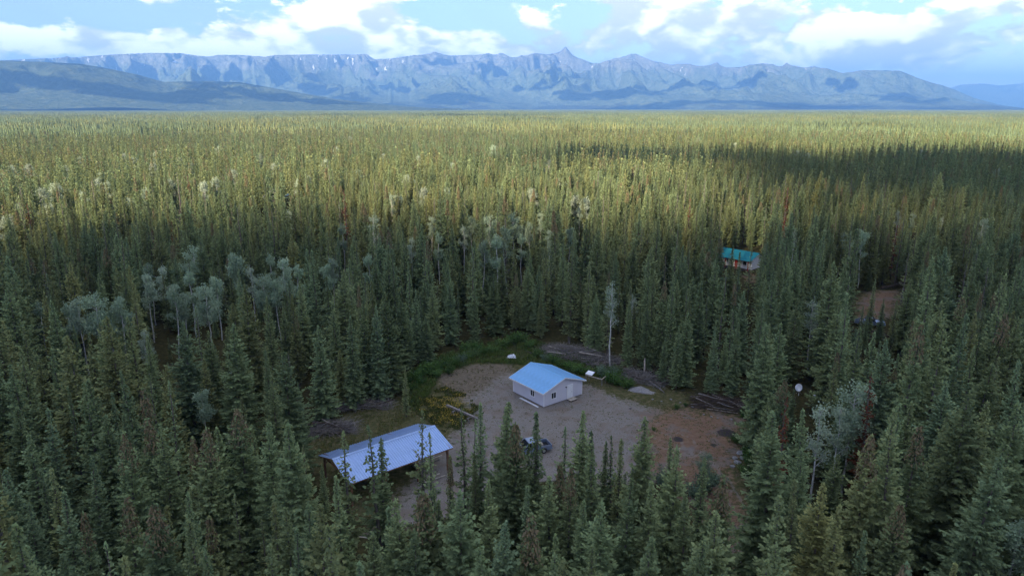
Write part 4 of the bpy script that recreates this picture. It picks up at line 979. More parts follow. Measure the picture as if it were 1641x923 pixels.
g = gut.build('gutter_length', 'white_trim'); g.location = Matrix.Rotation(RZ, 3, 'Z') @ Vector((-0.75, 0.55, 0)) + Vector((4.62, 91.51, 0.03)); g.rotation_euler = (0, 0, RZ)
tag(g, 'white gutter length lying on the gravel along the cabin side wall', 'gutter')

# ------------------------------------------------------------------ open shed with long ribbed roof
SL, SHW, SE, SR = 13.4, 4.05, 3.0, 4.28
sc_ = np.array([-14.75, 72.75]); RS = math.atan2(0.62, 0.785)
shed = empty('open_shed', (sc_[0], sc_[1], 0.0), RS)
tag(shed, 'long open-sided pole shed with ribbed silver sky-tinted metal roof behind the front spruces', 'shed')
for x in (-6.2, -2.1, 2.1, 6.2):
    for y in (-3.5, 3.5):
        MB().box(x - 0.10, x + 0.10, y - 0.10, y + 0.10, -0.3, SE - 0.02).build('post', 'timber', shed)
    MB().bar((x, -3.75, SE - 0.02), (x, 3.75, SE - 0.02), 0.09, 0.22).build('tie_beam', 'timber', shed)
    for sgn in (-1, 1): MB().bar((x + 0.1, sgn * 3.9, SE + 0.06), (x + 0.1, 0, SR - 0.17), 0.06, 0.16).build('rafter', 'timber', shed)
    MB().box(x - 0.05, x + 0.05, -0.06, 0.06, SE + 0.10, SR - 0.24).build('king_post', 'timber', shed)
for y in (-3.5, 3.5): MB().bar((-6.6, y + 0.16, SE - 0.06), (6.6, y + 0.16, SE - 0.06), 0.07, 0.26).build('eave_beam', 'timber', shed)
for s_ in (-1, 1):
    for x in (-6.2, 6.2): MB().bar((x, s_ * 3.42, SE - 1.0), (x, s_ * 2.55, SE - 0.12), 0.08, 0.08).build('knee_brace', 'timber', shed)
sroof = MB().box(-6.6, 6.6, -0.05, 0.05, SR - 0.2, SR - 0.03).build('roof', 'timber', shed)
slopes(sroof, 'shed_metal', SL - 0.4, SHW, SR + 0.02, SE + 0.02, 0.2, 15, 0.06, 3, ox=-SL / 2 + 0.2, oy=0.0)
mb = MB()
for sgn in (-1, 1):
    d = Vector((0, sgn * SHW, SE - SR)).normalized(); p = Vector((-SL / 2 - 0.01, 0, SR + 0.085)); q = p + d * 0.2
    mb.prism([p, q, q + Vector((0, 0, -0.012)), p + Vector((0, 0, -0.012))], (SL + 0.02, 0, 0))
mb.build('ridge_cap', 'shed_metal', sroof)
for sgn in (-1, 1):
    MB().bar((-SL / 2, sgn * (SHW - 0.06), SE - 0.06), (SL / 2, sgn * (SHW - 0.06), SE - 0.06), 0.04, 0.14).build('fascia', 'timber', sroof)
    for x in (-SL / 2 + 0.05, SL / 2 - 0.05): MB().bar((x, sgn * (SHW - 0.1), SE - 0.03), (x, 0, SR - 0.05), 0.04, 0.13).build('fascia', 'timber', sroof)
def on_shed(x, y, z=0.0): return Matrix.Rotation(RS, 3, 'Z') @ Vector((x, y, z)) + Vector((sc_[0], sc_[1], 0))
def board(name, a, b, wd, ht, m, label, cat, group=None):
    a = Vector(a); b = Vector(b); o = MB().bar((0, 0, 0), tuple(b - a), wd, ht).build(name, m); o.location = a
    return tag(o, label, cat, group)
for q, (x, y, l, an) in enumerate(((2.3, -3.95, 2.6, 0.1), (2.0, -4.35, 3.2, -0.05), (-3.2, -3.2, 1.8, 0.3), (3.6, -1.0, 3.4, 0.02))):
    a = on_shed(x, y, 0.09 if q < 3 else 0.55); b = on_shed(x + l * math.cos(an), y + l * math.sin(an), 0.09 if q < 3 else 0.55)
    board('timber_board', a, b, 0.16, 0.07, 'pale_wood', ('pale board on the ground at the edge of the open shed', 'longer pale board lying outside the open shed eave', 'short pale board on the ground under the shed end', 'pale plank raised off the ground inside the open shed')[q], 'board')
lp = empty('lumber_stack', on_shed(5.0, -0.4), RS); tag(lp, 'low stack of lumber stored inside the open shed', 'lumber stack')
for l in range(3):
    for q in range(4): MB().box(-1.7, 1.7 - 0.15 * q, -0.5 + q * 0.25, -0.5 + q * 0.25 + 0.22, 0.0 + l * 0.16, 0.14 + l * 0.16).build('board', 'pale_wood' if (q + l) % 3 else 'grey_wood', lp)

# ------------------------------------------------------------------ pickup truck
def pickup(loc, rz, label, paint):
    t = empty('pickup_truck', loc, rz); tag(t, label, 'pickup truck')
    Wd = 0.92
    prof = [(2.62, 0.48), (2.66, 0.80), (2.55, 1.00), (1.0, 1.10), (-0.95, 1.10), (-0.95, 0.45), (-0.98, 0.40), (1.05, 0.38)]
    # wheel arches cut as a polygon outline
    def arch(cx): return [(cx + 0.46 * math.cos(a), 0.40 + 0.46 * math.sin(a)) for a in np.linspace(0, math.pi, 7)]
    body = [(2.62, 0.42), (2.68, 0.62), (2.66, 0.86), (2.52, 0.99), (0.98, 1.09), (-0.98, 1.09), (-0.98, 0.42)] + arch(1.62)[::-1]
    body = [(2.62, 0.42), (2.68, 0.62), (2.66, 0.86), (2.52, 0.99), (0.98, 1.09), (-0.98, 1.09), (-0.98, 0.40), (1.16, 0.40)] + arch(1.62)[::-1][1:-1] + [(2.08, 0.42)]
    MB().prism([(x, -Wd, z) for x, z in body], (0, 2 * Wd, 0)).build('body', paint, t, bevel=0.04)
    bed = [(-1.0, 1.07), (-2.72, 1.07), (-2.74, 0.45), (-2.08, 0.42)] + arch(-1.62)[::-1][1:-1] + [(-1.16, 0.42), (-1.0, 0.42)]
    for s in (-1, 1): MB().prism([(x, s * Wd - (0.07 if s > 0 else 0), z) for x, z in bed], (0, 0.07, 0)).build('bed_side', paint, t, bevel=0.015)
    MB().box(-2.70, -1.0, -Wd + 0.07, Wd - 0.07, 0.52, 0.60).build('bed_floor', 'black_plastic', t)
    MB().box(-2.74, -2.68, -Wd + 0.08, Wd - 0.08, 0.52, 1.06).build('tailgate', paint, t, bevel=0.012)
    MB().box(-1.06, -1.0, -Wd + 0.08, Wd - 0.08, 0.60, 1.06).build('bed_front', paint, t)
    MB().box(-1.8, -1.25, -0.4, 0.25, 0.602, 0.98).build('cargo_box', 'pale_wood', t, bevel=0.02)
    # cab: pillars, roof and glass
    bl = [(0.98, 1.08), (0.35, 1.68), (-0.72, 1.70), (-0.96, 1.08)]; ins = 0.15
    def side(s, p, k): return (p[0], s * (Wd - 0.03 - ins * (p[1] - 1.08) / 0.62), p[1])
    tops = [(0.38, 1.66), (-0.74, 1.68)]
    MB().add([side(s, p, 0) for s in (-1, 1) for p in tops] + [(side(s, p, 0)[0] * 0.96, side(s, p, 0)[1] * 0.95, p[1] + 0.07) for s in (-1, 1) for p in tops],
             [(0, 1, 3, 2), (4, 6, 7, 5), (0, 4, 5, 1), (2, 3, 7, 6), (0, 2, 6, 4), (1, 5, 7, 3)]).build('cab_roof', paint, t, bevel=0.02)
    for s in (-1, 1):
        for p, q, w_ in (((0.96, 1.09), (0.37, 1.68), 0.07), ((-0.94, 1.09), (-0.73, 1.68), 0.10), ((0.0, 1.09), (-0.05, 1.68), 0.08)):
            MB().bar(side(s, p, 0), side(s, q, 0), w_, 0.06).build('pillar', paint, t)
        for p0, p1, p2, p3 in (((0.90, 1.10), (0.04, 1.10), (0.0, 1.66), (0.38, 1.66)), ((-0.04, 1.10), (-0.90, 1.10), (-0.70, 1.66), (-0.08, 1.66))):
            P = [Vector(side(s, p, 0)) * 1.0 for p in (p0, p1, p2, p3)]
            MB().prism([(v.x, v.y - s * 0.02, v.z) for v in P], (0, -s * 0.01, 0)).build('side_window', 'dark_glass', t)
        MB().box(0.80, 0.95, s * 1.0 - 0.10, s * 1.0 + 0.10, 1.10, 1.26).build('mirror', 'black_plastic', t, bevel=0.03)
        MB().box(2.60, 2.70, s * 0.72 - 0.14, s * 0.72 + 0.14, 0.70, 0.86).build('headlight', 'lamp_glass', t, bevel=0.02)
        MB().box(-2.77, -2.70, s * 0.85 - 0.06, s * 0.85 + 0.06, 0.70, 1.02).build('taillight', 'tail_red', t, bevel=0.01)
        for x in (1.62, -1.62):
            wb = MB()
            wb.tube([(x, s * (Wd - 0.24), 0.37), (x, s * (Wd - 0.20), 0.37), (x, s * (Wd - 0.03), 0.37), (x, s * (Wd + 0.01), 0.37)], [0.33, 0.37, 0.37, 0.33], 20)
            wh = wb.build('wheel', 'rubber', t, smooth=False)
            MB().tube([(x, s * (Wd + 0.005), 0.37), (x, s * (Wd + 0.02), 0.37)], [0.22, 0.20], 16).build('rim', 'rim_metal', wh)
    ws = [side(s, p, 0) for s, p in ((-1, (0.93, 1.11)), (1, (0.93, 1.11)), (1, (0.40, 1.66)), (-1, (0.40, 1.66)))]
    MB().prism(ws, (-0.015, 0, -0.012)).build('windshield', 'dark_glass', t)
    rw = [side(s, p, 0) for s, p in ((-1, (-0.92, 1.12)), (1, (-0.92, 1.12)), (1, (-0.75, 1.64)), (-1, (-0.75, 1.64)))]
    MB().prism(rw, (0.012, 0, 0.004)).build('rear_window', 'dark_glass', t)
    MB().box(2.64, 2.80, -0.90, 0.90, 0.44, 0.62).build('bumper', 'chrome', t, bevel=0.04)
    MB().box(-2.88, -2.75, -0.88, 0.88, 0.46, 0.62).build('bumper', 'chrome', t, bevel=0.03)
    MB().box(2.655, 2.70, -0.52, 0.52, 0.66, 0.84).build('grille', 'black_plastic', t)
    return t
pickup((2.19, 78.1, 0.0), math.atan2(-0.36, -0.93), 'silver-blue pickup truck parked on gravel behind thin spruces', 'silver_paint')
pickup((71.6, 130.3, 0.0), math.radians(-25), 'pale pickup mostly hidden behind spruces by the far dirt patch', 'silver_paint')

# ------------------------------------------------------------------ small things about the yard
a = at(716, 649, 0.85); b = at(766, 671, 0.85); ab = Vector(b - a)
board('beam', a, b, 0.34, 0.24, 'grey_wood', 'long weathered beam resting on two trestles by the yellow flowers', 'beam')
for n_, f in enumerate((0.30, 0.78)):
    p = Vector(a) + ab * f; h = empty('trestle', (p.x, p.y, 0.0), math.atan2(ab.y, ab.x) + math.pi / 2)
    tag(h, ('weathered wooden trestle under the left part of the beam', 'weathered wooden trestle under the right end of the beam')[n_], 'trestle')
    MB().bar((-0.75, 0, 0.66), (0.75, 0, 0.66), 0.14, 0.14).build('top_rail', 'grey_wood', h)
    for sx2 in (-0.6, 0.6):
        for sy2 in (-1, 1): MB().bar((sx2, sy2 * 0.05, 0.62), (sx2 * 1.1, sy2 * 0.42, -0.03), 0.10, 0.08).build('leg', 'grey_wood', h)
# lean-to board table behind the cabin corner
tb = empty('slanted_table', tuple(at(955, 614)[:2]) + (0.0,), math.radians(-28))
tag(tb, 'pale board shelf on posts standing behind the cabin corner', 'shelf')
MB().add([(-1.6, -0.6, 1.55), (-0.5, -0.6, 1.45), (-0.5, 0.7, 1.55), (-1.6, 0.7, 1.65)] + [(-1.6, -0.6, 1.50), (-0.5, -0.6, 1.40), (-0.5, 0.7, 1.50), (-1.6, 0.7, 1.60)], [(0, 1, 2, 3), (7, 6, 5, 4), (0, 4, 5, 1), (1, 5, 6, 2), (2, 6, 7, 3), (3, 7, 4, 0)]).build('board', 'white_paint', tb)
MB().bar((-1.5, -0.62, 1.36), (1.25, -0.62, 1.10), 0.10, 0.14).build('rail', 'pale_wood', tb)
MB().bar((1.2, -0.7, 1.12), (1.35, 0.9, 1.2), 0.10, 0.14).build('rail', 'pale_wood', tb)
for x, y, z in ((-1.5, -0.55, 1.45), (1.2, -0.6, 1.1), (-1.45, 0.6, 1.55), (1.3, 0.8, 1.15)): MB().bar((x, y, -0.1), (x, y, z), 0.12, 0.12, up=(0, 1, 0)).build('post', 'grey_wood', tb)
# crumpled white tarp in the grass
tr_ = np.random.default_rng(3); n_ = 9; V = []; Fs = []
for q in range(n_):
    for w2 in range(n_):
        e = min(q, w2, n_ - 1 - q, n_ - 1 - w2)
        V.append((q * 0.2 - 0.8 + tr_.normal(0, .05), w2 * 0.12 - 0.5 + tr_.normal(0, .04), 0.30 + (0.12 + tr_.uniform(0, 0.45)) * min(1, e / 2)))
Fs = [(q * n_ + w2, (q + 1) * n_ + w2, (q + 1) * n_ + w2 + 1, q * n_ + w2 + 1) for q in range(n_ - 1) for w2 in range(n_ - 1)]
to = MB().add(V, Fs).build('tarp', 'white_paint'); so = to.modifiers.new('thick', 'SOLIDIFY'); so.thickness = 0.02
to.location = (*at(820, 575)[:2], 0.0); tag(to, 'crumpled white tarp lying in the grass behind the cabin', 'tarp')
# satellite dish
ds = empty('satellite_dish', (*at(1280, 632)[:2], 0.0), math.radians(215)); tag(ds, 'white satellite dish on a short pole in a mossy forest gap', 'satellite dish')
MB().tube([(0, 0, -0.2), (0, 0, 0.95)], [0.04, 0.04], 8).build('pole', 'rim_metal', ds)
for a_ in (0.5, 2.6, 4.7): MB().bar((0, 0, 0.6), (0.5 * math.cos(a_), 0.5 * math.sin(a_), -0.02), 0.04, 0.04).build('brace', 'rim_metal', ds)
V = [(0, 0, 0)]; Fs = []; nr, ns = 5, 20
for r_ in range(1, nr + 1):
    for s_ in range(ns):
        rr = 0.58 * r_ / nr; V.append((0.55 * rr * rr, rr * math.cos(s_ * 2 * math.pi / ns), rr * math.sin(s_ * 2 * math.pi / ns)))
Fs = [(0, 1 + s_, 1 + (s_ + 1) % ns) for s_ in range(ns)] + [(1 + (r_ - 1) * ns + s_, 1 + r_ * ns + s_, 1 + r_ * ns + (s_ + 1) % ns, 1 + (r_ - 1) * ns + (s_ + 1) % ns) for r_ in range(1, nr) for s_ in range(ns)]
rf = MB().add(V, Fs).build('reflector', 'white_paint', ds, smooth=True); so = rf.modifiers.new('thick', 'SOLIDIFY'); so.thickness = 0.02
rf.location = (0.05, 0, 1.12); rf.rotation_euler = (0, math.radians(-22), 0)
MB().bar((0.05, 0, 0.62), (0.85, 0, 1.12), 0.04, 0.04).build('feed_arm', 'white_trim', ds); MB().box(0.80, 0.96, -0.06, 0.06, 1.08, 1.24).build('receiver', 'white_paint', ds, bevel=0.02)
tk = empty('water_jug', (*at(1306, 637)[:2], 0.0)); tag(tk, 'small white jug on the ground beside the satellite dish', 'jug')
MB().tube([(0, 0, 0), (0, 0, 0.05), (0, 0, 0.45), (0, 0, 0.55)], [0.24, 0.28, 0.28, 0.14], 14).build('body', 'white_paint', tk, smooth=True); MB().tube([(0, 0, 0.55), (0, 0, 0.63)], [0.08, 0.08], 10).build('cap', 'sky_blue_cap', tk)
# weathered broken trunk
sn = empty('broken_snag', (*at(1032, 601)[:2], 0.0)); tag(sn, 'bare bleached broken trunk standing at the forest edge behind the yard', 'snag')
MB().tube([(0, 0, -0.2), (0.04, 0, 1.2), (0.0, 0.05, 2.4), (0.02, 0.03, 2.95)], [0.16, 0.14, 0.12, 0.05], 8).build('trunk', 'pale_wood', sn)
MB().tube([(0, 0, 1.7), (0.3, -0.1, 1.85)], [0.03, 0.015], 5).build('stub', 'grey_wood', sn)
# gravel heap
hr = np.random.default_rng(4); V = []; nr, ns = 6, 22
for r_ in range(nr + 1):
    for s_ in range(ns):
        q = r_ / nr; k1 = 1 + 0.12 * hr.normal(); V.append((2.1 * q * math.cos(s_ * 6.283 / ns) * k1, 1.1 * q * math.sin(s_ * 6.283 / ns) * k1, 0.75 * (1 - q) ** 1.1 + 0.05 * hr.normal() * (q < 1) - 0.05 * (q == 1)))
Fs = [(r_ * ns + s_, (r_ + 1) * ns + s_, (r_ + 1) * ns + (s_ + 1) % ns, r_ * ns + (s_ + 1) % ns) for r_ in range(nr) for s_ in range(ns)]
gh = MB().add(V, Fs).build('gravel_heap', 'concrete', smooth=True); gh.location = (*at(1027, 626)[:2], 0.0); gh.rotation_euler = (0, 0, -0.5); tag(gh, 'low heap of grey gravel at the foot of the brush pile', 'gravel heap')

# rocks
def rock_mesh(seed):
    import bmesh
    r = np.random.default_rng(seed); bm = bmesh.new(); bmesh.ops.create_icosphere(bm, subdivisions=2, radius=0.5)
    for v in bm.verts:
        n = r.normal(0, 0.05); v.co *= 1 + n; v.co.z *= 0.6; v.co.x *= 1.2
    me = bpy.data.meshes.new('rock'); bm.to_mesh(me); bm.free(); me.materials.append(MATS['rock']); return me
RK = [rock_mesh(q) for q in range(4)]
for n_, (u, v, s) in enumerate(sorted([(1178, 735, .7), (1186, 727, .9), (1194, 722, .8), (1200, 728, .6), (1190, 735, .7), (1182, 742, .8), (1174, 748, .6), (1205, 718, .5)])):
    o = link('boulder', RK[n_ % 4]); p = at(u, v); o.location = (p[0], p[1], 0.12 * s); o.scale = (s, s, s); o.rotation_euler = (0, 0, n_ * 1.3)
    tag(o, f'grey stone, {ORD[n_]} from left in the stone heap by the driveway', 'stone', 'stones by the driveway')
for n_, (u, v, s) in enumerate(sorted([(1046, 640, .35), (1060, 643, .3), (1075, 640, .4), (1090, 645, .3), (1110, 652, .35), (1128, 664, .3), (1140, 668, .35), (1150, 670, .3), (1172, 672, .4), (985, 637, .3)])):
    o = link('boulder', RK[n_ % 4]); p = at(u, v); o.location = (p[0], p[1], 0.06 * s); o.scale = (s, s, s); o.rotation_euler = (0, 0, n_ * 1.7)
    tag(o, f'small pale stone, {ORD[n_]} from left along the back edge of the yard', 'stone', 'stones along the yard edge')

# ------------------------------------------------------------------ brush piles
def brush_pile(u, v, ln, wd, ht, ang, nlog, ntwig, seed, label, mlog='grey_wood', mtwig='grey_wood'):
    r = np.random.default_rng(seed); p = at(u, v); t = empty('brush_pile', (p[0], p[1], 0.0), ang); tag(t, label, 'brush pile')
    for q in range(nlog):
        x = r.uniform(-0.42, 0.42) * ln; y = r.uniform(-0.45, 0.45) * wd; top = ht * (1 - (2 * abs(x) / ln) ** 2) * (1 - (1.6 * abs(y) / wd) ** 2 * 0.7)
        a = r.normal(0, 0.45); l = r.uniform(1.6, 4.2); z = max(0.08, r.uniform(0.35, 1.05) * max(top, 0.1)); tilt = r.normal(0, 0.10)
        d = Vector((math.cos(a), math.sin(a), tilt)) * l / 2; c = Vector((x, y, z)); ra = r.uniform(0.05, 0.13); bend = Vector((0, r.normal(0, 0.1), r.normal(0, 0.05)))
        MB().tube([c - d, c + bend, c + d], [ra, ra * 0.85, ra * 0.45], 6).build('log', mlog if r.uniform() < 0.72 else 'pale_wood', t)
    tw = MB()
    for q in range(ntwig):
        x = r.uniform(-0.5, 0.5) * ln; y = r.uniform(-0.5, 0.5) * wd; top = max(0.08, ht * (1 - (2 * abs(x) / ln) ** 2) * (1 - (1.8 * abs(y) / wd) ** 2 * 0.8))
        z = r.uniform(0.0, 1.0) * top; a = r.uniform(0, 6.28); l = r.uniform(0.5, 1.9); up = r.normal(0.12, 0.35); ra = r.uniform(0.014, 0.034)
        p0 = Vector((x, y, max(z, 0.02))); p1 = p0 + Vector((math.cos(a), math.sin(a), max(up, -z / l))) * l * 0.5; p2 = p1 + Vector((math.cos(a + r.normal(0, .5)), math.sin(a + r.normal(0, .5)), up * 0.5)) * l * 0.5
        p2.z = max(p2.z, 0.01)
        tw.tube([p0, p1, p2], [ra, ra * 0.8, ra * 0.4], 3, cap=False)
    tw.build('twigs', mtwig, t)['kind'] = 'stuff'
brush_pile(925, 572, 15, 5.5, 1.9, math.radians(-32), 16, 2200, 1, 'long grey brush pile with bleached logs behind the cabin roof')
brush_pile(1022, 607, 9, 4, 1.3, math.radians(-30), 9, 1200, 2, 'brown brush pile and fallen trunks between cabin bushes and spruces', 'dark_wood')
brush_pile(1165, 652, 10, 4.5, 1.2, math.radians(-20), 12, 1300, 3, 'heap of cut trunks and branches behind the red dirt', 'grey_wood', 'dark_wood')
brush_pile(575, 652, 10, 3.0, 0.9, math.radians(5), 9, 900, 4, 'dark deadfall heap at the forest edge behind the open shed', 'dark_wood')
brush_pile(530, 690, 7, 3.5, 1.2, math.radians(15), 8, 900, 5, 'dark branch heap beside the left end of the open shed', 'dark_wood')
brush_pile(1395, 540, 8, 3.5, 1.3, math.radians(-10), 8, 400, 6, 'dark brush heap below the far dirt patch', 'dark_wood', 'dark_wood')
def log_thing(u0, v0, u1, v1, ra, m, label):
    a = Vector(at(u0, v0, ra)); b = Vector(at(u1, v1, ra)); d = b - a; o = MB().tube([(0, 0, 0), tuple(d * 0.5 + Vector((0, 0, 0.03))), tuple(d)], [ra, ra * 0.85, ra * 0.55], 8).build('fallen_log', m); o.location = a; tag(o, label, 'log')
log_thing(1412, 461, 1450, 455, 0.3, 'dark_wood', 'dark fallen log at the back of the far dirt patch')
log_thing(1142, 632, 1192, 655, 0.09, 'pale_wood', 'long pale pole lying across the heap behind the red dirt')
log_thing(1133, 655, 1182, 662, 0.09, 'pale_wood', 'pale pole lying before the heap behind the red dirt')
log_thing(1035, 607, 1064, 628, 0.16, 'grey_wood', 'grey fallen trunk slanting down beside the gravel heap')
log_thing(505, 688, 535, 690, 0.08, 'pale_wood', 'thin pale log lying left of the open shed')
log_thing(268, 832, 292, 830, 0.08, 'pale_wood', 'short pale fallen stem between the left foreground spruces')
log_thing(575, 860, 592, 862, 0.08, 'pale_wood', 'short pale stem on the ground in front of the shed')
# bare dead bush by the driveway and one at the left corner
def dead_bush(u, v, h, seed, label):
    r = np.random.default_rng(seed); p = at(u, v); t = empty('dead_bush', (p[0], p[1], 0.0)); tag(t, label, 'bush'); mb = MB()
    for q in range(14):
        a = r.uniform(0, 6.28); P = [Vector((0, 0, -0.1))]; d = Vector((math.cos(a) * 0.5, math.sin(a) * 0.5, 1.0)).normalized()
        for s_ in range(5): P.append(P[-1] + d * h / 5 * r.uniform(0.8, 1.15)); d = (d + Vector((r.normal(0, .25), r.normal(0, .25), r.normal(0, .15)))).normalized()
        mb.tube(P, [0.035, 0.03, 0.024, 0.018, 0.012, 0.005], 4)
        for s_ in range(4):
            b = P[r.integers(2, 6)]; e = b + Vector((r.normal(0, .5), r.normal(0, .5), r.uniform(0.1, 0.7))) * 0.9
            mb.tube([b, e], [0.014, 0.004], 3)
    mb.build('stems', 'aspen_bark', t)['kind'] = 'stuff'
dead_bush(1180, 935, 3.4, 1, 'bare whitish dead bush beside the driveway in front')
dead_bush(30, 925, 3.0, 2, 'bare grey dead bush at the lower left corner')

# ------------------------------------------------------------------ shrubs
def shrub_form(seed, hue, n=700):
    r = np.random.default_rng(seed); mb = MB(); ends = []
    for q in range(12):
        a = r.uniform(0, 6.28); l = r.uniform(0.6, 1.05); e = np.array([math.cos(a) * l * 0.75, math.sin(a) * l * 0.75, l * r.uniform(0.7, 1.25)])
        mb.tube([(0, 0, -0.1), tuple(e * 0.5 + np.array([0, 0, 0.08])), tuple(e)], [0.03, 0.02, 0.008], 4); ends += [e, e * 0.75, e * 0.55]
    E_ = np.array(ends); c = r.integers(0, len(E_), n); P = E_[c] + r.normal(0, 0.17, (n, 3)); P[:, 2] = np.maximum(P[:, 2], 0.05)
    D = unit(r.normal(0, 1, (n, 3)) + np.array([0, 0, 0.4])); W = unit(np.cross(D, r.normal(0, 1, (n, 3)))) * 0.05
    V, tri = quadcloud(P, D, W, r.uniform(0.10, 0.2, n), r)
    return mb.mesh('stems', 'spruce_bark'), mesh_np('shrub_leaves', V, tri, 'shrub_leaf', {'hue': np.full(len(V), hue), 'tip': np.repeat(np.clip(P[:, 2] * 0.6, 0, 1), 5)})
SHR = [shrub_form(70 + q, hu) for q, hu in enumerate((0.0, 0.25, 0.5, 1.0))]
def shrubs(lst, wh, gname):
    for n_, (u, v, s, fi) in enumerate(sorted(lst)):
        p = at(u, v); o = empty('shrub', (p[0], p[1], float(gz(p[0], p[1]))), rng.uniform(0, 6.28)); o.scale = (s, s, s * rng.uniform(0.8, 1.1))
        link('stems', SHR[fi][0], o)['kind'] = 'stuff'; link('foliage', SHR[fi][1], o)['kind'] = 'stuff'
        tag(o, ('pale willow shrub' if fi == 3 else 'green leafy shrub') + f', {ORD[n_]} from left {wh}', 'shrub', gname)
shrubs([(655, 612, 1.2, 0), (668, 606, 1.5, 0), (680, 600, 1.6, 1), (692, 597, 1.7, 0), (704, 592, 1.6, 0), (716, 588, 1.7, 1), (728, 586, 1.5, 0), (738, 580, 1.4, 3), (748, 575, 1.3, 1), (760, 572, 1.3, 2), (775, 568, 1.2, 1), (790, 564, 1.3, 2), (806, 556, 1.5, 2), (822, 550, 1.8, 1), (836, 548, 1.6, 2), (848, 556, 1.2, 1), (700, 604, 1.2, 1), (676, 616, 1.2, 0), (720, 600, 1.1, 1), (765, 560, 1.4, 0), (745, 562, 1.4, 1), (662, 625, 1.0, 1)], 'along the grassy bank', 'shrubs along the grassy bank')
shrubs([(862, 572, 1.2, 1), (876, 578, 1.2, 3), (888, 582, 1.2, 1), (900, 588, 1.3, 2), (912, 592, 1.3, 0), (924, 597, 1.3, 1), (938, 600, 1.3, 0), (950, 600, 1.1, 2), (972, 606, 1.9, 3), (982, 612, 1.8, 0), (993, 617, 1.6, 0), (1002, 621, 1.4, 1), (986, 602, 1.5, 2), (1010, 622, 1.0, 1)], 'in the hedge behind the cabin', 'shrubs behind the cabin')
shrubs([(1128, 785, 1.6, 3), (1145, 775, 1.4, 3), (1112, 792, 1.3, 3), (1200, 735, 1.3, 0), (1188, 712, 1.1, 0), (1178, 708, 0.9, 1), (1205, 745, 1.4, 1), (1196, 760, 1.2, 1), (1062, 775, 1.4, 3), (1048, 690, 0.4, 1), (1085, 655, 0.6, 1), (1100, 650, 0.5, 0), (1195, 668, 1.0, 0)], 'around the dirt yard and driveway', 'shrubs around the dirt yard')

# ------------------------------------------------------------------ grass and flowers
def blades(name, polys, n, hmin, hmax, hue, wd, m, seed, nb=4, avoid=()):
    r = np.random.default_rng(seed); P = []
    for poly in polys:
        lo, hi = poly.min(0), poly.max(0); q = r.uniform(lo, hi, (n * 4, 2)); q = q[inside(poly, q[:, 0], q[:, 1])][:n]; P.append(q)
    P = np.concatenate(P)
    for av, mg in avoid: P = P[sdist(av, P[:, 0], P[:, 1]) < mg]
    clump = fbm(P[:, 0] / 1.6, P[:, 1] / 1.6, seed, 3); P = P[clump + r.uniform(-.12, .12, len(P)) > 0.44]
    z = gz(P[:, 0], P[:, 1])
    B = np.repeat(np.column_stack([P, z]), nb, 0) + np.column_stack([r.normal(0, 0.10, (len(P) * nb, 2)), np.full(len(P) * nb, -0.03)])
    k = len(B); D = unit(np.column_stack([r.normal(0, 0.35, (k, 2)), np.ones(k)])); W = unit(np.cross(D, r.normal(0, 1, (k, 3)))) * wd
    L = r.uniform(hmin, hmax, k); V, tri = quadcloud(B, D, W, L, r)
    o = link(name, mesh_np(name, V, tri, m, {'hue': np.repeat(np.clip(r.normal(hue, 0.18, k), 0, 1), 5), 'tip': np.tile([0.2, 0.2, 0.6, 1.0, 0.6], k)})); o['kind'] = 'stuff'
    return P
rects = lambda x0, y0, x1, y1: None
CABP = np.array([(4.62 + 0.787 * i_ - 0.617 * j_, 91.51 + 0.617 * i_ + 0.787 * j_) for i_, j_ in ((-0.1, -0.1), (7.7, -0.1), (7.7, 7.3), (-0.1, 7.3))])
blades('grass', [GREEN], 7000, 0.25, 0.75, 0.22, 0.05, 'grass_blade', 1, 4, [(CABP, -0.1)])
blades('dry_grass', [CLEAR], 9000, 0.08, 0.30, 0.62, 0.035, 'grass_blade', 2, 4, [(GRAVEL, -0.3), (DIRT, -0.3), (CABP, -0.1)])
blades('weeds', [GRAVEL, DIRT], 2600, 0.05, 0.18, 0.45, 0.03, 'grass_blade', 6, 4, [(CABP, -0.1)])
blades('undergrowth', [MOSS], 1600, 0.08, 0.32, 0.5, 0.04, 'grass_blade', 3, 4)
blades('flower_stems', [FLOWER], 2600, 0.2, 0.5, 0.3, 0.04, 'grass_blade', 4, 4)
r = np.random.default_rng(9); lo, hi = FLOWER.min(0), FLOWER.max(0); q = r.uniform(lo, hi, (14000, 2)); q = q[inside(FLOWER, q[:, 0], q[:, 1])]
q = q[(fbm(q[:, 0] / 1.3, q[:, 1] / 1.3, 12, 3) > 0.5) & (r.uniform(0, 1, len(q)) < 0.15 + sdist(FLOWER, q[:, 0], q[:, 1]) / 2.5)][:1000]; n_ = len(q)
P = np.column_stack([q, r.uniform(0.25, 0.5, n_)]); D = unit(r.normal(0, 1, (n_, 3)) * np.array([1, 1, 0.3])); W = unit(np.cross(D, np.array([0, 0, 1.0]) + r.normal(0, .2, (n_, 3)))) * 0.06
V, tri = quadcloud(P, D, W, r.uniform(0.08, 0.16, n_), r); fl = link('yellow_flowers', mesh_np('yellow_flowers', V, tri, 'petal')); fl['kind'] = 'stuff'

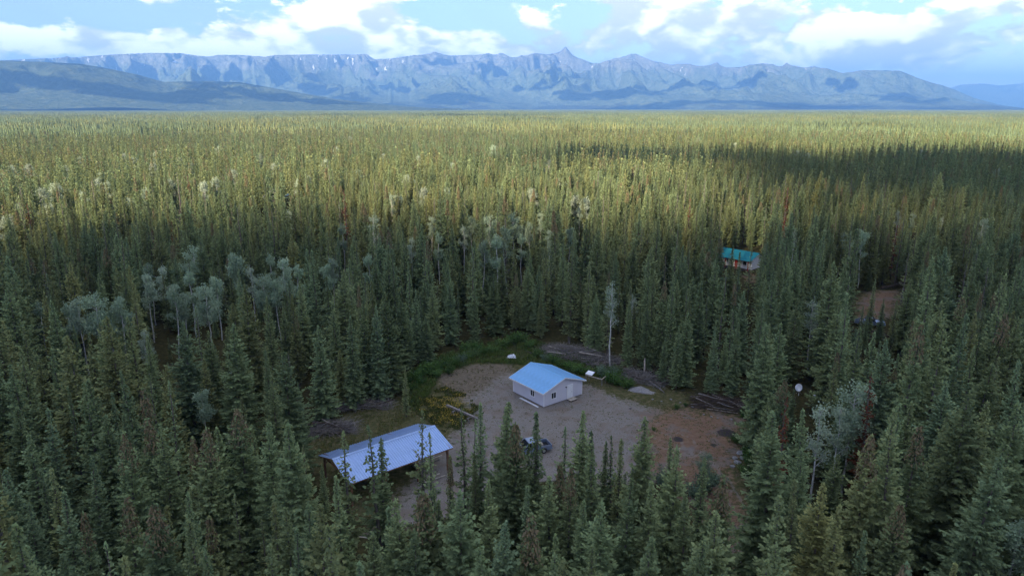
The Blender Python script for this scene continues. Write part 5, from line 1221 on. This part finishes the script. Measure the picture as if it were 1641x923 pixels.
# ------------------------------------------------------------------ cabin with teal roof in the trees
tc = empty('porch_cabin', (62.6, 183.6, 0.0), math.atan2(-0.75, 0.66)); tag(tc, 'white cabin with teal metal roof and red-brown porch posts among spruces', 'cabin')
MB().box(-5.2, 5.2, -2.7, -2.55, 0.25, 2.95).build('wall', 'white_paint', tc); MB().box(-5.2, 5.2, 3.45, 3.6, 0.25, 2.95).build('wall', 'white_paint', tc)
for x in (-5.2, 5.05): MB().prism([(x, -2.55, 0.25), (x, 3.45, 0.25), (x, 3.45, 2.9), (x, 0, 4.3), (x, -2.55, 3.1)], (0.15, 0, 0)).build('wall', 'white_paint', tc)
MB().box(-5.3, 5.3, -4.5, 3.7, -0.2, 0.24).build('porch_floor', 'dark_wood', tc)
for x in (-5.1, -1.7, 1.7, 5.1): MB().box(x - 0.09, x + 0.09, -4.44, -4.26, 0.24, 2.72).build('porch_post', 'red_paint', tc)
MB().bar((-5.3, -4.35, 2.74), (5.3, -4.35, 2.74), 0.10, 0.16).build('porch_beam', 'red_paint', tc)
tr2 = MB().box(-5.5, 5.5, -0.05, 0.05, 4.2, 4.42).build('roof', 'dark_wood', tc)
slopes(tr2, 'teal_metal', 10.8, 4.8, 4.5, 2.82, 0.45, 13, 0.025, 3, ox=-5.4)
window(tc, -2.4, 1.7, 1.1, 1.1, 'x', -2.7, -1); window(tc, 3.2, 1.7, 1.1, 1.1, 'x', -2.7, -1)
dr2 = MB().box(0.2, 1.1, -2.76, -2.69, 0.26, 2.3).build('door', 'red_paint', tc); MB().box(0.95, 1.02, -2.83, -2.765, 1.2, 1.27).build('handle', 'black_plastic', dr2)
bxs = MB().box(-0.3, 0.3, -0.3, 0.3, 0, 0.5).build('firewood_box', 'timber', bevel=0.03); p = at(1203, 438); bxs.location = (p[0], p[1], 0); tag(bxs, 'small orange-brown box on the ground before the teal-roofed cabin', 'box')

# ------------------------------------------------------------------ house and outbuilding far in the sunlit trees, and a trailer
p = at(432, 305, 6.6); hs = empty('log_house', (p[0], p[1] + 4, 0.0), math.radians(14)); tag(hs, 'brown gabled house with white roof edges deep in the sunlit forest', 'house')
MB().prism([(-3.6, -4, 0), (3.6, -4, 0), (3.6, -4, 3.9), (0, -4, 6.4), (-3.6, -4, 3.9)], (0, 0.2, 0)).build('wall', 'log_wall', hs); MB().prism([(-3.6, 3.8, 0), (3.6, 3.8, 0), (3.6, 3.8, 3.9), (0, 3.8, 6.4), (-3.6, 3.8, 3.9)], (0, 0.2, 0)).build('wall', 'log_wall', hs)
for x in (-3.6, 3.4): MB().box(x, x + 0.2, -3.8, 3.8, 0, 3.9).build('wall', 'log_wall', hs)
hr2 = MB().box(-0.06, 0.06, -4.4, 4.4, 6.3, 6.5).build('roof', 'timber', hs)
slopes(hr2, 'concrete', 8.0, 4.4, 6.6, 3.5, 0.7, 9, 0.02, 3, oy=-4.0, swap=True)
for s_ in (-1, 1): MB().prism([(0, -4.75, 6.64), (s_ * 4.4, -4.75, 3.54), (s_ * 4.4, -4.75, 3.14), (0, -4.75, 6.24)], (0, 0.05, 0)).build('fascia', 'white_paint', hr2)
for x in (-3.62, 3.42): MB().box(x, x + 0.2, -4.08, -3.99, 0, 3.5).build('corner_trim', 'white_paint', hs)
window(hs, 0.0, 4.6, 1.2, 1.3, 'x', -4.0, -1); window(hs, -1.8, 2.0, 1.2, 1.3, 'x', -4.0, -1)
p = at(460, 311, 4.2); ob = empty('blue_roof_shed', (p[0], p[1] + 1.5, 0.0), math.radians(20)); tag(ob, 'small outbuilding with bright blue roof beside the brown house', 'shed')
for y in (-2.2, 2.0): MB().prism([(-2.5, y, 0), (2.5, y, 0), (2.5, y, 2.4), (0, y, 3.9), (-2.5, y, 2.4)], (0, 0.2, 0)).build('wall', 'grey_wood', ob)
for x in (-2.5, 2.3): MB().box(x, x + 0.2, -2.0, 2.0, 0, 2.4).build('wall', 'grey_wood', ob)
obr = MB().box(-2.4, 2.4, -0.05, 0.05, 2.3, 2.45).build('roof', 'timber', ob)
slopes(obr, 'royal_metal', 5.0, 2.7, 4.1, 2.35, 0.4, 6, 0.02, 3, ox=-2.5)
p = at(75, 313, 3.0); tl = empty('camper_trailer', (p[0], p[1], 0.0), math.radians(25)); tag(tl, 'white camper trailer glimpsed between sunlit trees on the left', 'trailer')
MB().prism([(-2.6, -1.1, 0.6), (2.4, -1.1, 0.6), (2.7, -1.1, 1.3), (2.4, -1.1, 2.9), (-2.4, -1.1, 3.0), (-2.7, -1.1, 2.4)], (0, 2.2, 0)).build('body', 'white_paint', tl, bevel=0.12)
for y in (-1.15, 0.93):
    for x in (-0.5, 0.45): MB().tube([(x, y, 0.35), (x, y + 0.22, 0.35)], [0.35, 0.35], 14).build('wheel', 'rubber', tl)
MB().box(0.6, 1.7, -1.115, -1.102, 1.7, 2.3).build('window', 'dark_glass', tl); MB().box(-1.6, -0.9, -1.115, -1.102, 0.8, 2.6).build('door', 'siding', tl); MB().bar((2.5, 0, 0.55), (3.8, 0, 0.5), 0.1, 0.1).build('tow_bar', 'black_plastic', tl)
